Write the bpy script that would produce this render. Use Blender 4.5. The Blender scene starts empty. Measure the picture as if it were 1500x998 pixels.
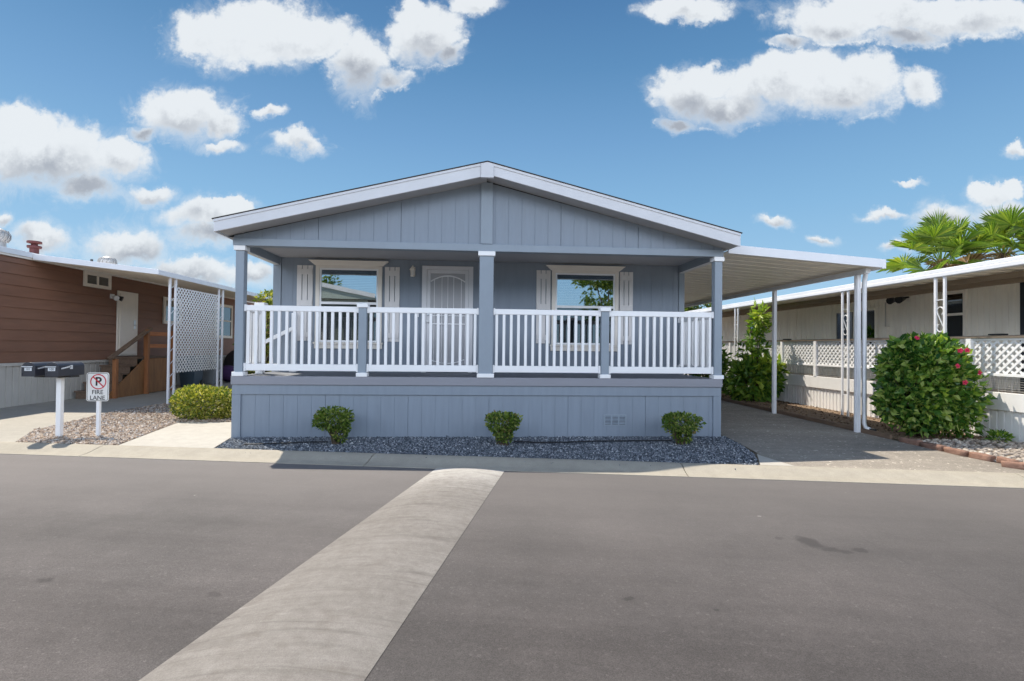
import bpy, bmesh, math, random
import numpy as np
from mathutils import Vector, Matrix
R = math.radians
random.seed(7)
sc = bpy.context.scene
COL = sc.collection

# ------------------------------------------------------------------ helpers
class MB:
    """collects simple solids, then links them as ONE mesh object"""
    def __init__(s): s.v = []; s.f = []; s.sm = []
    def add(s, vs, fs, smooth=False):
        b = len(s.v); s.v += [tuple(p) for p in vs]
        for f in fs: s.f.append(tuple(b + i for i in f)); s.sm.append(smooth)
        return s
    def box(s, x0, x1, y0, y1, z0, z1):
        return s.add([(x0,y0,z0),(x1,y0,z0),(x1,y1,z0),(x0,y1,z0),(x0,y0,z1),(x1,y0,z1),(x1,y1,z1),(x0,y1,z1)],
                     [(0,3,2,1),(4,5,6,7),(0,1,5,4),(1,2,6,5),(2,3,7,6),(3,0,4,7)])
    def hexa(s, p):            # 8 corners: bottom 4 then top 4 (counter-clockwise)
        return s.add(p, [(0,3,2,1),(4,5,6,7),(0,1,5,4),(1,2,6,5),(2,3,7,6),(3,0,4,7)])
    def prism(s, poly, ext):   # planar polygon (3d points) pushed along ext
        n = len(poly); e = Vector(ext)
        vs = [Vector(p) for p in poly] + [Vector(p) + e for p in poly]
        return s.add(vs, [tuple(range(n))[::-1], tuple(range(n, 2*n))] + [(i, (i+1) % n, n+(i+1) % n, n+i) for i in range(n)])
    def beam(s, a, b, w, h, up=(0,0,1)):   # rectangular bar from a to b
        a = Vector(a); b = Vector(b); d = (b-a).normalized(); u = Vector(up)
        r = d.cross(u)
        if r.length < 1e-5: r = d.cross(Vector((1,0,0)))
        r.normalize(); u = r.cross(d).normalized()
        r *= w/2; u *= h/2
        return s.add([a-r-u, a+r-u, a+r+u, a-r+u, b-r-u, b+r-u, b+r+u, b-r+u],
                     [(0,3,2,1),(4,5,6,7),(0,1,5,4),(1,2,6,5),(2,3,7,6),(3,0,4,7)])
    def tube(s, pts, rad, n=8, caps=True):
        pts = [Vector(p) for p in pts]; m = len(pts)
        rad = rad if isinstance(rad, (list, tuple)) else [rad]*m
        vs = []; pr = None
        for i, p in enumerate(pts):
            d = (pts[min(i+1, m-1)] - pts[max(i-1, 0)]).normalized()
            if pr is None:
                pr = d.orthogonal().normalized()
            else:
                pr = (pr - d*pr.dot(d)).normalized()
            q = d.cross(pr)
            for k in range(n):
                a = 2*math.pi*k/n
                vs.append(p + (pr*math.cos(a) + q*math.sin(a))*rad[i])
        fs = [(i*n+k, i*n+(k+1) % n, (i+1)*n+(k+1) % n, (i+1)*n+k) for i in range(m-1) for k in range(n)]
        s.add(vs, fs, True)
        if caps: s.add(vs[:n], [tuple(range(n))[::-1]]); s.add(vs[-n:], [tuple(range(n))])
        return s
    def lathe(s, c, prof, n=20):       # prof: list of (r, z) about the vertical through c
        vs = [(c[0]+r*math.cos(2*math.pi*k/n), c[1]+r*math.sin(2*math.pi*k/n), c[2]+z) for r, z in prof for k in range(n)]
        m = len(prof)
        fs = [(i*n+k, i*n+(k+1) % n, (i+1)*n+(k+1) % n, (i+1)*n+k) for i in range(m-1) for k in range(n)]
        s.add(vs, fs, True)
        s.add(vs[:n], [tuple(range(n))[::-1]]); s.add(vs[-n:], [tuple(range(n))])
        return s
    def build(s, name, m, parent=None, loc=None, bevel=0):
        o0 = Vector(loc) if loc is not None else (wloc(parent) if parent else Vector((0,0,0)))
        me = bpy.data.meshes.new(name)
        me.from_pydata([tuple(Vector(p) - o0) for p in s.v], [], s.f)
        me.polygons.foreach_set('use_smooth', s.sm)
        me.materials.append(m); me.update()
        o = bpy.data.objects.new(name, me); COL.objects.link(o)
        if parent: o.parent = parent
        else: o.location = o0
        if bevel:
            b = o.modifiers.new('edge', 'BEVEL'); b.width = bevel; b.segments = 2; b.limit_method = 'ANGLE'; b.angle_limit = R(40)
        return o

def wloc(o):
    p = Vector((0,0,0))
    while o: p += Vector(o.location); o = o.parent
    return p
def np_build(name, V, F, m, parent=None, loc=None, smooth=False):
    """V (n,3) float array, F (k,3 or 4) int array"""
    o0 = np.array(loc if loc is not None else (tuple(wloc(parent)) if parent else (0,0,0)))
    V = np.asarray(V, np.float32) - o0.astype(np.float32)
    me = bpy.data.meshes.new(name); w = F.shape[1]
    me.vertices.add(len(V)); me.vertices.foreach_set('co', V.ravel())
    me.loops.add(F.size); me.loops.foreach_set('vertex_index', F.astype(np.int32).ravel())
    me.polygons.add(len(F)); me.polygons.foreach_set('loop_start', np.arange(0, F.size, w, dtype=np.int32))
    me.polygons.foreach_set('loop_total', np.full(len(F), w, np.int32))
    me.polygons.foreach_set('use_smooth', np.full(len(F), smooth))
    me.materials.append(m); me.update(calc_edges=True); me.validate()
    o = bpy.data.objects.new(name, me); COL.objects.link(o)
    if parent: o.parent = parent
    else: o.location = tuple(o0)
    return o
def tag(o, label, cat, group=None, kind=None):
    if label: o['label'] = label
    if cat: o['category'] = cat
    if group: o['group'] = group
    if kind: o['kind'] = kind
    return o
def thing(name, label, cat, loc, group=None):
    o = bpy.data.objects.new(name, None); o.empty_display_size = .2
    COL.objects.link(o); o.location = loc
    return tag(o, label, cat, group)
def copy_tree(o, parent=None):
    c = o.copy(); COL.objects.link(c); c.parent = parent
    for ch in list(o.children): copy_tree(ch, c)
    return c
def text_mesh(name, body, size, m, parent, origin, mat3, ext=.0008, align='CENTER', bold=.0):
    """letters as a thin mesh; mat3 columns: text x, text y, normal"""
    cu = bpy.data.curves.new(name, 'FONT'); cu.body = body; cu.size = size; cu.align_x = align; cu.align_y = 'CENTER'
    cu.extrude = ext; cu.offset = bold
    t = bpy.data.objects.new(name, cu); COL.objects.link(t)
    dg = bpy.context.evaluated_depsgraph_get(); dg.update()
    me = bpy.data.meshes.new_from_object(t.evaluated_get(dg))
    bpy.data.objects.remove(t); bpy.data.curves.remove(cu)
    o0 = wloc(parent); M = Matrix(mat3).transposed()
    for v in me.vertices: v.co = M @ v.co + Vector(origin) - o0
    me.materials.clear(); me.materials.append(m)
    o = bpy.data.objects.new(name, me); COL.objects.link(o); o.parent = parent
    return o

# ------------------------------------------------------------------ materials
class NT:
    def __init__(s, tree): s.t = tree; s.n = tree.nodes; s.l = tree.links
    def node(s, typ, **kw):
        n = s.n.new(typ)
        for k, v in kw.items():
            if k.startswith('i_'):
                key = k[2:]; key = int(key) if key.isdigit() else key.replace('_', ' ')
                if hasattr(v, 'is_linked') or isinstance(v, bpy.types.NodeSocket): s.l.new(v, n.inputs[key])
                else: n.inputs[key].default_value = v
            else: setattr(n, k, v)
        return n
    def m(s, op, a, b=None, c=None, clamp=False):
        n = s.n.new('ShaderNodeMath'); n.operation = op; n.use_clamp = clamp
        for i, x in enumerate((a, b, c)):
            if x is None: continue
            if isinstance(x, bpy.types.NodeSocket): s.l.new(x, n.inputs[i])
            else: n.inputs[i].default_value = x
        return n.outputs[0]
    def vm(s, op, a, b=None):
        n = s.n.new('ShaderNodeVectorMath'); n.operation = op
        for i, x in enumerate((a, b)):
            if x is None: continue
            if isinstance(x, bpy.types.NodeSocket): s.l.new(x, n.inputs[i])
            else: n.inputs[i].default_value = x
        return n
    def noise(s, vec, scale, detail=4, rough=.55, dist=0.):
        n = s.n.new('ShaderNodeTexNoise'); n.inputs['Scale'].default_value = scale
        n.inputs['Detail'].default_value = detail; n.inputs['Roughness'].default_value = rough; n.inputs['Distortion'].default_value = dist
        if vec is not None: s.l.new(vec, n.inputs['Vector'])
        return n
    def ramp(s, fac, stops, interp='LINEAR'):
        n = s.n.new('ShaderNodeValToRGB'); n.color_ramp.interpolation = interp
        e = n.color_ramp.elements
        while len(e) < len(stops): e.new(.5)
        for i, (p, c) in enumerate(stops):
            e[i].position = p; e[i].color = (c, c, c, 1) if isinstance(c, (int, float)) else (*c, 1)
        s.l.new(fac, n.inputs[0]); return n.outputs[0]
    def mix(s, fac, a, b, blend='MIX'):
        n = s.n.new('ShaderNodeMix'); n.data_type = 'RGBA'; n.blend_type = blend
        for key, x in ((0, fac), (6, a), (7, b)):
            if isinstance(x, bpy.types.NodeSocket): s.l.new(x, n.inputs[key])
            elif key == 0: n.inputs[0].default_value = x
            else: n.inputs[key].default_value = (*x, 1) if len(x) == 3 else x
        return n.outputs[2]
    def smooth(s, x, a, b):
        n = s.n.new('ShaderNodeMapRange'); n.interpolation_type = 'SMOOTHSTEP'
        n.inputs['From Min'].default_value = a; n.inputs['From Max'].default_value = b
        s.l.new(x, n.inputs['Value']); return n.outputs[0]

def newmat(name):
    m = bpy.data.materials.new(name); m.use_nodes = True
    nt = NT(m.node_tree); p = m.node_tree.nodes['Principled BSDF']
    return m, nt, p
def coords(nt, scale=(1,1,1), kind='Object'):
    tc = nt.node('ShaderNodeTexCoord'); mp = nt.node('ShaderNodeMapping', i_Scale=scale)
    nt.l.new(tc.outputs[kind], mp.inputs['Vector']); return mp.outputs[0]
def M(name, col, rough=.6, var=.12, nscale=3., bump=.15, bscale=80., metal=0., spec=.4, stretch=(1,1,1), dirt=0., dirtcol=(.2,.17,.13)):
    m, nt, p = newmat(name); v = coords(nt, stretch)
    n1 = nt.noise(v, nscale, 6, .6); f = nt.ramp(n1.outputs[0], [(.25, 1-var), (.75, 1+var)])
    c = nt.mix(1., col, f, 'MULTIPLY')
    if dirt:
        n2 = nt.noise(v, nscale*.45, 8, .7); df = nt.ramp(n2.outputs[0], [(.5, 0.), (.8, dirt)])
        c = nt.mix(df, c, dirtcol)
    nt.l.new(c, p.inputs['Base Color'])
    n3 = nt.noise(v, bscale, 3, .6)
    rr = nt.ramp(n1.outputs[0], [(.2, max(rough-.08, .02)), (.8, min(rough+.08, 1))]); nt.l.new(rr, p.inputs['Roughness'])
    b = nt.node('ShaderNodeBump', i_Strength=bump, i_Distance=.01); nt.l.new(n3.outputs[0], b.inputs['Height']); nt.l.new(b.outputs[0], p.inputs['Normal'])
    p.inputs['Metallic'].default_value = metal; p.inputs['Specular IOR Level'].default_value = spec
    return m
def M_island(name, stops, rough=.8, spec=.3, bump=0, bscale=60, fine=.15, transl=0.):
    """every stone / leaf its own tone"""
    m, nt, p = newmat(name)
    g = nt.node('ShaderNodeNewGeometry'); c = nt.ramp(g.outputs['Random Per Island'], stops)
    v = coords(nt); n = nt.noise(v, bscale, 3, .6); f = nt.ramp(n.outputs[0], [(.3, 1-fine), (.7, 1+fine)])
    c = nt.mix(1., c, f, 'MULTIPLY')
    nt.l.new(c, p.inputs['Base Color']); p.inputs['Roughness'].default_value = rough; p.inputs['Specular IOR Level'].default_value = spec
    if transl:
        t = nt.node('ShaderNodeBsdfTranslucent'); nt.l.new(nt.mix(1., c, (1.3, 1.35, .5), 'MULTIPLY'), t.inputs[0])
        mx = nt.node('ShaderNodeMixShader'); mx.inputs[0].default_value = transl
        nt.l.new(p.outputs[0], mx.inputs[1]); nt.l.new(t.outputs[0], mx.inputs[2])
        nt.l.new(mx.outputs[0], nt.n['Material Output'].inputs['Surface'])
    return m

mt = {}
mt['siding'] = M('blue grey painted siding', (.242,.284,.340), .55, .07, 2.2, .25, 45, stretch=(6,6,.6), dirt=.10, dirtcol=(.24,.26,.29))
mt['housetrim'] = M('blue grey trim paint', (.268,.315,.368), .5, .06, 3, .12, 60)
mt['rim'] = M('grey deck rim board', (.27,.275,.31), .6, .07, 2, .2, 50, stretch=(.6,6,6))
mt['deckboard'] = M('grey deck boards', (.20,.21,.235), .6, .15, 3, .3, 40, stretch=(4,.7,4))
mt['white'] = M('white vinyl', (.88,.88,.885), .4, .04, 2, .05, 60, dirt=.10, dirtcol=(.55,.53,.5))
mt['fascia'] = M('white painted fascia board', (.67,.675,.70), .5, .06, 3, .15, 50, dirt=.12, dirtcol=(.5,.47,.45))
mt['cream'] = M('cream window trim', (.82,.76,.68), .5, .05, 4, .08, 60)
mt['shutter'] = M('pale grey shutter paint', (.72,.695,.68), .55, .06, 4, .15, 50, stretch=(5,5,.8))
mt['soffit'] = M('porch ceiling paint', (.42,.42,.43), .6, .05, 2, .1, 50)
mt['shingle'] = M('dark shingles', (.055,.048,.046), .9, .3, 12, .5, 60)
mt['door'] = M('white door paint', (.68,.68,.70), .4, .04, 3, .05, 40)
mt['screen'] = M('pale screen mesh', (.43,.43,.45), .55, .04, 4, .2, 400)
mt['metal'] = M('brushed metal', (.55,.55,.56), .3, .06, 10, .05, 80, metal=.9)
mt['darkmetal'] = M('dark metal', (.03,.03,.032), .4, .1, 10, .1, 80)
mt['lampglass'] = M('frosted lamp glass', (.72,.70,.66), .25, .03, 5, .02, 40)
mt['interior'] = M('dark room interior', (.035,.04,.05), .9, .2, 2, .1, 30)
mt['blind'] = M('white blind slats', (.55,.57,.57), .5, .05, 3, .05, 40)
mt['aluminium'] = M('white enamelled aluminium', (.82,.825,.85), .38, .05, 2.5, .05, 50, dirt=.14, dirtcol=(.48,.45,.42))
mt['pan'] = M('cream enamelled roof pans', (.92,.87,.77), .42, .06, 2, .05, 50, dirt=.15, dirtcol=(.42,.37,.3))
mt['brown'] = M('brown lap siding', (.225,.113,.073), .55, .16, 1.6, .35, 30, stretch=(5,.8,5), dirt=.22, dirtcol=(.27,.17,.125))
mt['tanskirt'] = M('greige metal skirting', (.55,.525,.485), .5, .07, 2, .08, 50, dirt=.22, dirtcol=(.3,.26,.22))
mt['creamwall'] = M('cream ribbed wall panel', (.90,.87,.79), .5, .06, 2, .08, 50, stretch=(3,3,.6), dirt=.15, dirtcol=(.5,.44,.36))
mt['whiteskirt'] = M('white metal skirting', (.84,.83,.82), .45, .06, 2, .08, 50, dirt=.22, dirtcol=(.5,.45,.38))
mt['beamwood'] = M('weathered brown beam', (.32,.25,.185), .7, .2, 3, .3, 40, stretch=(4,.6,4))
mt['wood'] = M('stained redwood', (.32,.13,.05), .6, .3, 3, .4, 50, stretch=(5,5,.8), dirt=.25, dirtcol=(.12,.065,.04))
mt['plywood'] = M('orange plywood', (.30,.145,.06), .6, .3, 3, .3, 40, stretch=(4,4,.8), dirt=.25, dirtcol=(.2,.10,.05))
mt['darkwood'] = M('weathered dark wood', (.17,.115,.08), .75, .3, 4, .4, 50, stretch=(5,.8,5))
mt['porchfloor'] = M('sun bleached porch floor', (.60,.50,.42), .7, .15, 3, .2, 40, stretch=(4,.7,4))
mt['redboard'] = M('orange red rail boards', (.46,.165,.06), .6, .25, 3, .3, 40, stretch=(5,.8,5))
mt['bark'] = M('bark', (.10,.075,.05), .9, .3, 8, .6, 30)
mt['rust'] = M('rusty vent cap', (.16,.05,.05), .6, .25, 9, .3, 60)
mt['galv'] = M('galvanised vent', (.52,.50,.48), .4, .12, 8, .15, 60, metal=.3)
mt['bluebin'] = M('blue grey bin plastic', (.065,.10,.135), .45, .08, 4, .1, 60)
mt['greybin'] = M('grey bin plastic', (.25,.27,.29), .45, .08, 4, .1, 60)
mt['purple'] = M('purple cloth', (.06,.025,.10), .8, .2, 9, .3, 40)
mt['blackcloth'] = M('black cover', (.012,.012,.015), .7, .2, 9, .3, 40)
mt['whitebag'] = M('white bag', (.65,.65,.66), .5, .1, 9, .3, 40)
mt['mailbox'] = M('black mailbox enamel', (.028,.030,.042), .32, .15, 8, .08, 60, spec=.6)
mt['signwhite'] = M('sign white', (.76,.75,.72), .35, .03, 6, .02, 60)
mt['signred'] = M('sign red', (.55,.02,.04), .4, .06, 10, .02, 60)
mt['signblack'] = M('sign black', (.012,.012,.015), .4, .06, 10, .02, 60)
mt['plate'] = M('number plate', (.62,.64,.66), .35, .03, 10, .02, 60)
mt['hose'] = M('black hose', (.01,.01,.012), .5, .1, 10, .1, 60)
mt['brick'] = M('terracotta edging brick', (.26,.15,.11), .85, .25, 9, .6, 60, dirt=.35, dirtcol=(.45,.33,.25))
mt['petal'] = M('pink hibiscus petal', (.62,.03,.10), .5, .15, 20, .05, 60)
mt['stucco'] = M('pale sage siding', (.36,.40,.36), .6, .06, 2, .1, 50)

def M_asphalt(name, base, warm, streak=.5, spots=True, grits=75., gritk=1.35):
    m, nt, p = newmat(name)
    tc = nt.node('ShaderNodeTexCoord')
    rot = nt.node('ShaderNodeMapping', i_Rotation=(0,0,R(9.3))); nt.l.new(tc.outputs['Object'], rot.inputs['Vector']); v = rot.outputs[0]
    st = nt.node('ShaderNodeMapping', i_Scale=(.12,1.6,1)); nt.l.new(v, st.inputs['Vector'])
    a = nt.noise(v, .35, 6, .6); b = nt.noise(st.outputs[0], 1.4, 7, .65); fine = nt.noise(v, 160, 2, .7); mid = nt.noise(v, 7, 5, .65)
    f1 = nt.ramp(a.outputs[0], [(.3, .86), (.7, 1.14)]); f2 = nt.ramp(b.outputs[0], [(.28, 1-.24*streak), (.5, 1.), (.75, 1+.26*streak)])
    f3 = nt.ramp(fine.outputs[0], [(.3, .66), (.7, 1.34)]); f4 = nt.ramp(mid.outputs[0], [(.3, .90), (.7, 1.10)])
    grit = nt.node('ShaderNodeTexVoronoi', i_Scale=grits); nt.l.new(v, grit.inputs['Vector']); gs = nt.node('ShaderNodeSeparateColor'); nt.l.new(grit.outputs['Color'], gs.inputs[0])
    f5 = nt.ramp(gs.outputs[0], [(.0, .90), (.85, 1.04), (.97, 1.08), (1., gritk)])
    wv = nt.mix(nt.ramp(a.outputs[0], [(.35, 0.), (.65, 1.)]), base, warm)
    c = wv
    for f in (f1, f2, f3, f4, f5): c = nt.mix(1., c, f, 'MULTIPLY')
    if spots:
        vo = nt.node('ShaderNodeTexVoronoi', i_Scale=1.7); vo.inputs['Randomness'].default_value = 1; 
        dv = nt.vm('ADD', v, None); wn = nt.noise(v, 14, 3, .6)
        sc_ = nt.vm('SCALE', wn.outputs['Color']); sc_.inputs['Scale'].default_value = .07; nt.l.new(sc_.outputs[0], dv.inputs[1]); nt.l.new(dv.outputs[0], vo.inputs['Vector'])
        pick = nt.node('ShaderNodeSeparateColor'); nt.l.new(vo.outputs['Color'], pick.inputs[0])
        small = nt.m('MULTIPLY', nt.m('LESS_THAN', vo.outputs['Distance'], nt.m('MULTIPLY', pick.outputs[1], .055)), nt.m('GREATER_THAN', pick.outputs[0], .55))
        c = nt.mix(nt.m('MULTIPLY', small, .45), c, (.03,.028,.028))
        pale = nt.m('MULTIPLY', nt.m('LESS_THAN', vo.outputs['Distance'], .028), nt.m('LESS_THAN', pick.outputs[0], .3))
        c = nt.mix(nt.m('MULTIPLY', pale, .5), c, (.42,.40,.38))
        cv = nt.node('ShaderNodeTexVoronoi', i_Scale=.42); cv.feature = 'DISTANCE_TO_EDGE'
        cw = nt.vm('SCALE', nt.vm('SUBTRACT', nt.noise(v, 1.6, 7, .7).outputs['Color'], (.5,.5,.5)).outputs[0]); cw.inputs['Scale'].default_value = 1.1
        nt.l.new(nt.vm('ADD', v, cw.outputs[0]).outputs[0], cv.inputs['Vector'])
        hair = nt.m('MULTIPLY', nt.smooth(cv.outputs['Distance'], .006, .001), nt.smooth(nt.noise(v, .5, 3, .5).outputs[0], .50, .58))
        c = nt.mix(nt.m('MULTIPLY', hair, .30), c, (.03,.028,.028))
        # oil stain and a long sealed crack, each at its own place on the road
        for cx, cy, rx, ry, k in ((2.53,3.68,.085,.13,.85),(2.59,3.53,.065,.055,.7),(2.68,3.5,.05,.04,.6),(2.80,3.52,.055,.045,.65),(-1.5,3.05,.045,.03,.35),(2.35,3.74,.04,.03,.55),(-2.6,3.3,.05,.03,.4),(.9,2.9,.035,.025,.5),(1.35,2.75,.03,.02,.5)):
            d = nt.vm('SUBTRACT', tc.outputs['Object'], (cx, cy, 0)); w = nt.vm('ADD', d.outputs[0], None)
            s2 = nt.vm('SCALE', nt.vm('SUBTRACT', nt.noise(tc.outputs['Object'], 9, 3, .6).outputs['Color'], (.5,.5,.5)).outputs[0]); s2.inputs['Scale'].default_value = .14; nt.l.new(s2.outputs[0], w.inputs[1])
            l = nt.vm('LENGTH', nt.vm('MULTIPLY', w.outputs[0], (1/rx, 1/ry, 0)).outputs[0]).outputs['Value']
            c = nt.mix(nt.m('MULTIPLY', nt.smooth(l, 1.15, .6), k), c, (.014,.013,.014))
        sx = nt.node('ShaderNodeSeparateXYZ'); nt.l.new(tc.outputs['Object'], sx.inputs[0])
        wob = nt.m('MULTIPLY', nt.m('SUBTRACT', nt.noise(tc.outputs['Object'], 2.4, 5, .7).outputs[0], .5), .35)
        ln = nt.m('ADD', nt.m('SUBTRACT', sx.outputs[0], 2.97), nt.m('MULTIPLY', wob, .6))
        band = nt.smooth(nt.m('ABSOLUTE', ln), .016, .003)
        ends = nt.m('MULTIPLY', nt.m('LESS_THAN', sx.outputs[1], 3.72), nt.m('GREATER_THAN', sx.outputs[1], 2.60))
        br = nt.m('GREATER_THAN', nt.noise(v, 6, 3, .6).outputs[0], .42)
        c = nt.mix(nt.m('MULTIPLY', nt.m('MULTIPLY', band, ends), nt.m('MULTIPLY', br, .35)), c, (.04,.038,.04))
        ln2 = nt.m('ADD', nt.m('ADD', nt.m('SUBTRACT', sx.outputs[1], 4.90), nt.m('MULTIPLY', nt.m('SUBTRACT', sx.outputs[0], 4.82), 1.3)), nt.m('MULTIPLY', wob, .5))
        band2 = nt.m('MULTIPLY', nt.smooth(nt.m('ABSOLUTE', ln2), .02, .004), nt.m('GREATER_THAN', sx.outputs[0], 4.78))
        c = nt.mix(nt.m('MULTIPLY', band2, .35), c, (.05,.045,.045))
    if spots:      # paler towards the gutter: the view's brightness falloff put into the colour
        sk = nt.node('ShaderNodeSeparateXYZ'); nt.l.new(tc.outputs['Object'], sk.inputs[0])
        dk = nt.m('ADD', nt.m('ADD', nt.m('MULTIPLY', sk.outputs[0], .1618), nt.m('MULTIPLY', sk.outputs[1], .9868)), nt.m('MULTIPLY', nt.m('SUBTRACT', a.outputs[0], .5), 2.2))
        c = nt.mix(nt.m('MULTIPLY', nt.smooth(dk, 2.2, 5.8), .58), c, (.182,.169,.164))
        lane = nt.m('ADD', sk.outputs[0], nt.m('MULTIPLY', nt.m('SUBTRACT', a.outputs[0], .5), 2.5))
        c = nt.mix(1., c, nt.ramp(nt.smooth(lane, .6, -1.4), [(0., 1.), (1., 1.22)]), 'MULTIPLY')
    nt.l.new(c, p.inputs['Base Color']); p.inputs['Roughness'].default_value = .8; p.inputs['Specular IOR Level'].default_value = .3
    h = nt.m('ADD', fine.outputs[0], nt.m('MULTIPLY', mid.outputs[0], .5))
    bp = nt.node('ShaderNodeBump', i_Strength=.35, i_Distance=.006); nt.l.new(h, bp.inputs['Height']); nt.l.new(bp.outputs[0], p.inputs['Normal'])
    return m
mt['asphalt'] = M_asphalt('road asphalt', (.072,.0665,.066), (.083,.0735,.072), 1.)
mt['drive'] = M_asphalt('weathered driveway asphalt', (.235,.213,.187), (.29,.258,.22), .8, False, 42., 2.4)
def M_concrete(name, col, stain=.25, streakdir=None):
    m, nt, p = newmat(name); v = coords(nt)
    a = nt.noise(v, .9, 8, .65); b = nt.noise(v, 6, 6, .7); fine = nt.noise(v, 120, 2, .7)
    c = nt.mix(nt.ramp(a.outputs[0], [(.42, 0.), (.75, stain)]), col, tuple(x*.55 for x in col))
    for f in (nt.ramp(b.outputs[0], [(.3, .9), (.7, 1.08)]), nt.ramp(fine.outputs[0], [(.3, .9), (.7, 1.1)])): c = nt.mix(1., c, f, 'MULTIPLY')
    vo = nt.node('ShaderNodeTexVoronoi', i_Scale=2.2); nt.l.new(v, vo.inputs['Vector'])
    pk = nt.node('ShaderNodeSeparateColor'); nt.l.new(vo.outputs['Color'], pk.inputs[0])
    sp = nt.m('MULTIPLY', nt.m('LESS_THAN', vo.outputs['Distance'], nt.m('MULTIPLY', pk.outputs[1], .05)), nt.m('GREATER_THAN', pk.outputs[0], .6))
    c = nt.mix(nt.m('MULTIPLY', sp, .7), c, (.06,.05,.045))
    nt.l.new(c, p.inputs['Base Color']); p.inputs['Roughness'].default_value = .85; p.inputs['Specular IOR Level'].default_value = .25
    bp = nt.node('ShaderNodeBump', i_Strength=.25, i_Distance=.005); nt.l.new(fine.outputs[0], bp.inputs['Height']); nt.l.new(bp.outputs[0], p.inputs['Normal'])
    return m
mt['kerb'] = M_concrete('kerb concrete', (.39,.355,.295), .3)
mt['slab'] = M_concrete('walkway concrete', (.47,.445,.40), .15)
mt['leftdrive'] = M_concrete('driveway concrete', (.40,.375,.33), .3)
def M_hump():
    m, nt, p = newmat('worn white paint on speed hump')
    tc = nt.node('ShaderNodeTexCoord')
    mp = nt.node('ShaderNodeMapping', i_Rotation=(0,0,R(9.3)), i_Scale=(.5,7,1)); nt.l.new(tc.outputs['Object'], mp.inputs['Vector'])
    st = nt.noise(mp.outputs[0], 3.2, 8, .75, .6); lg = nt.noise(tc.outputs['Object'], 1.1, 6, .65); md = nt.noise(tc.outputs['Object'], 16, 6, .75); fn = nt.noise(tc.outputs['Object'], 150, 2, .7)
    w = nt.m('ADD', nt.m('MULTIPLY', st.outputs[0], .34), nt.m('ADD', nt.m('MULTIPLY', lg.outputs[0], .30), nt.m('MULTIPLY', md.outputs[0], .36)))
    c = nt.ramp(w, [(.34, (.15,.135,.122)), (.48, (.212,.195,.18)), (.62, (.27,.252,.235)), (.76, (.42,.40,.375))])
    # paint is fresher next to the kerb
    sx = nt.node('ShaderNodeSeparateXYZ'); nt.l.new(tc.outputs['Object'], sx.inputs[0])
    fresh = nt.m('MULTIPLY', nt.smooth(sx.outputs[1], 4.6, 6.1), nt.ramp(w, [(.4, .35), (.6, .9)]))
    c = nt.mix(fresh, c, (.54,.52,.49))
    c = nt.mix(1., c, nt.ramp(fn.outputs[0], [(.3, .85), (.7, 1.15)]), 'MULTIPLY')
    # tyre scuffs
    sc2 = nt.noise(mp.outputs[0], 1.3, 3, .5, 1.2); c = nt.mix(nt.ramp(sc2.outputs[0], [(.60, 0.), (.72, .35)]), c, (.07,.062,.056))
    wp = nt.noise(mp.outputs[0], 2.1, 4, .55, .8); gate = nt.ramp(nt.noise(tc.outputs['Object'], 2.6, 3, .6).outputs[0], [(.5, 0.), (.6, 1.)])
    c = nt.mix(nt.m('MULTIPLY', nt.ramp(wp.outputs[0], [(.66, 0.), (.72, .6)]), gate), c, (.50,.48,.455))
    sid = nt.ramp(nt.noise(tc.outputs['Object'], 5, 6, .7).outputs[0], [(.55, 0.), (.75, .35)]); c = nt.mix(sid, c, (.13,.105,.085))
    nt.l.new(c, p.inputs['Base Color']); p.inputs['Roughness'].default_value = .8; p.inputs['Specular IOR Level'].default_value = .25
    bp = nt.node('ShaderNodeBump', i_Strength=.35, i_Distance=.006); nt.l.new(nt.m('ADD', fn.outputs[0], md.outputs[0]), bp.inputs['Height']); nt.l.new(bp.outputs[0], p.inputs['Normal'])
    return m
mt['hump'] = M_hump()
mt['yard'] = M('bare yard dirt', (.22,.17,.12), .95, .3, 4, .5, 60)
mt['mulch'] = M('dry bark and dirt', (.20,.14,.095), .95, .4, 14, .8, 50, dirt=.4, dirtcol=(.30,.22,.15))
mt['gravelbase'] = M('grey gravel base', (.05,.06,.08), .9, .5, 40, .8, 60)
mt['pebblebase'] = M('tan pebble base', (.27,.21,.16), .9, .5, 40, .8, 60)
mt['bluestone'] = M_island('blue grey crushed stone', [(0., (.055,.064,.078)), (.35, (.11,.127,.152)), (.7, (.19,.212,.245)), (.92, (.31,.335,.37)), (1., (.60,.61,.63))], .75)
mt['tanstone'] = M_island('tan and grey pebbles', [(0., (.16,.12,.10)), (.3, (.42,.31,.23)), (.6, (.54,.44,.35)), (.85, (.40,.38,.37)), (1., (.72,.66,.59))], .75)
mt['whiterock'] = M_island('pale river rock', [(0., (.20,.17,.15)), (.4, (.36,.31,.265)), (.8, (.46,.405,.35)), (1., (.60,.56,.51))], .7)
mt['chips'] = M_island('bark chips', [(0., (.06,.04,.03)), (.5, (.17,.115,.075)), (1., (.32,.23,.15))], .9)
LEAF = dict(rough=.45, spec=.4, transl=.36, bscale=25)
mt['topiary'] = M_island('boxwood leaves', [(0., (.035,.075,.012)), (.3, (.09,.16,.024)), (.7, (.19,.265,.045)), (.93, (.33,.36,.10)), (1., (.20,.10,.05))], **LEAF)
mt['euonymus'] = M_island('yellow variegated leaves', [(0., (.05,.10,.018)), (.25, (.14,.20,.035)), (.55, (.32,.34,.06)), (.85, (.52,.48,.11)), (1., (.62,.58,.30))], **LEAF)
mt['hibiscus'] = M_island('hibiscus leaves', [(0., (.025,.09,.017)), (.3, (.07,.18,.032)), (.6, (.17,.30,.055)), (.85, (.34,.46,.10)), (1., (.48,.55,.20))], rough=.33, spec=.5, transl=.45, bscale=25)
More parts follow.
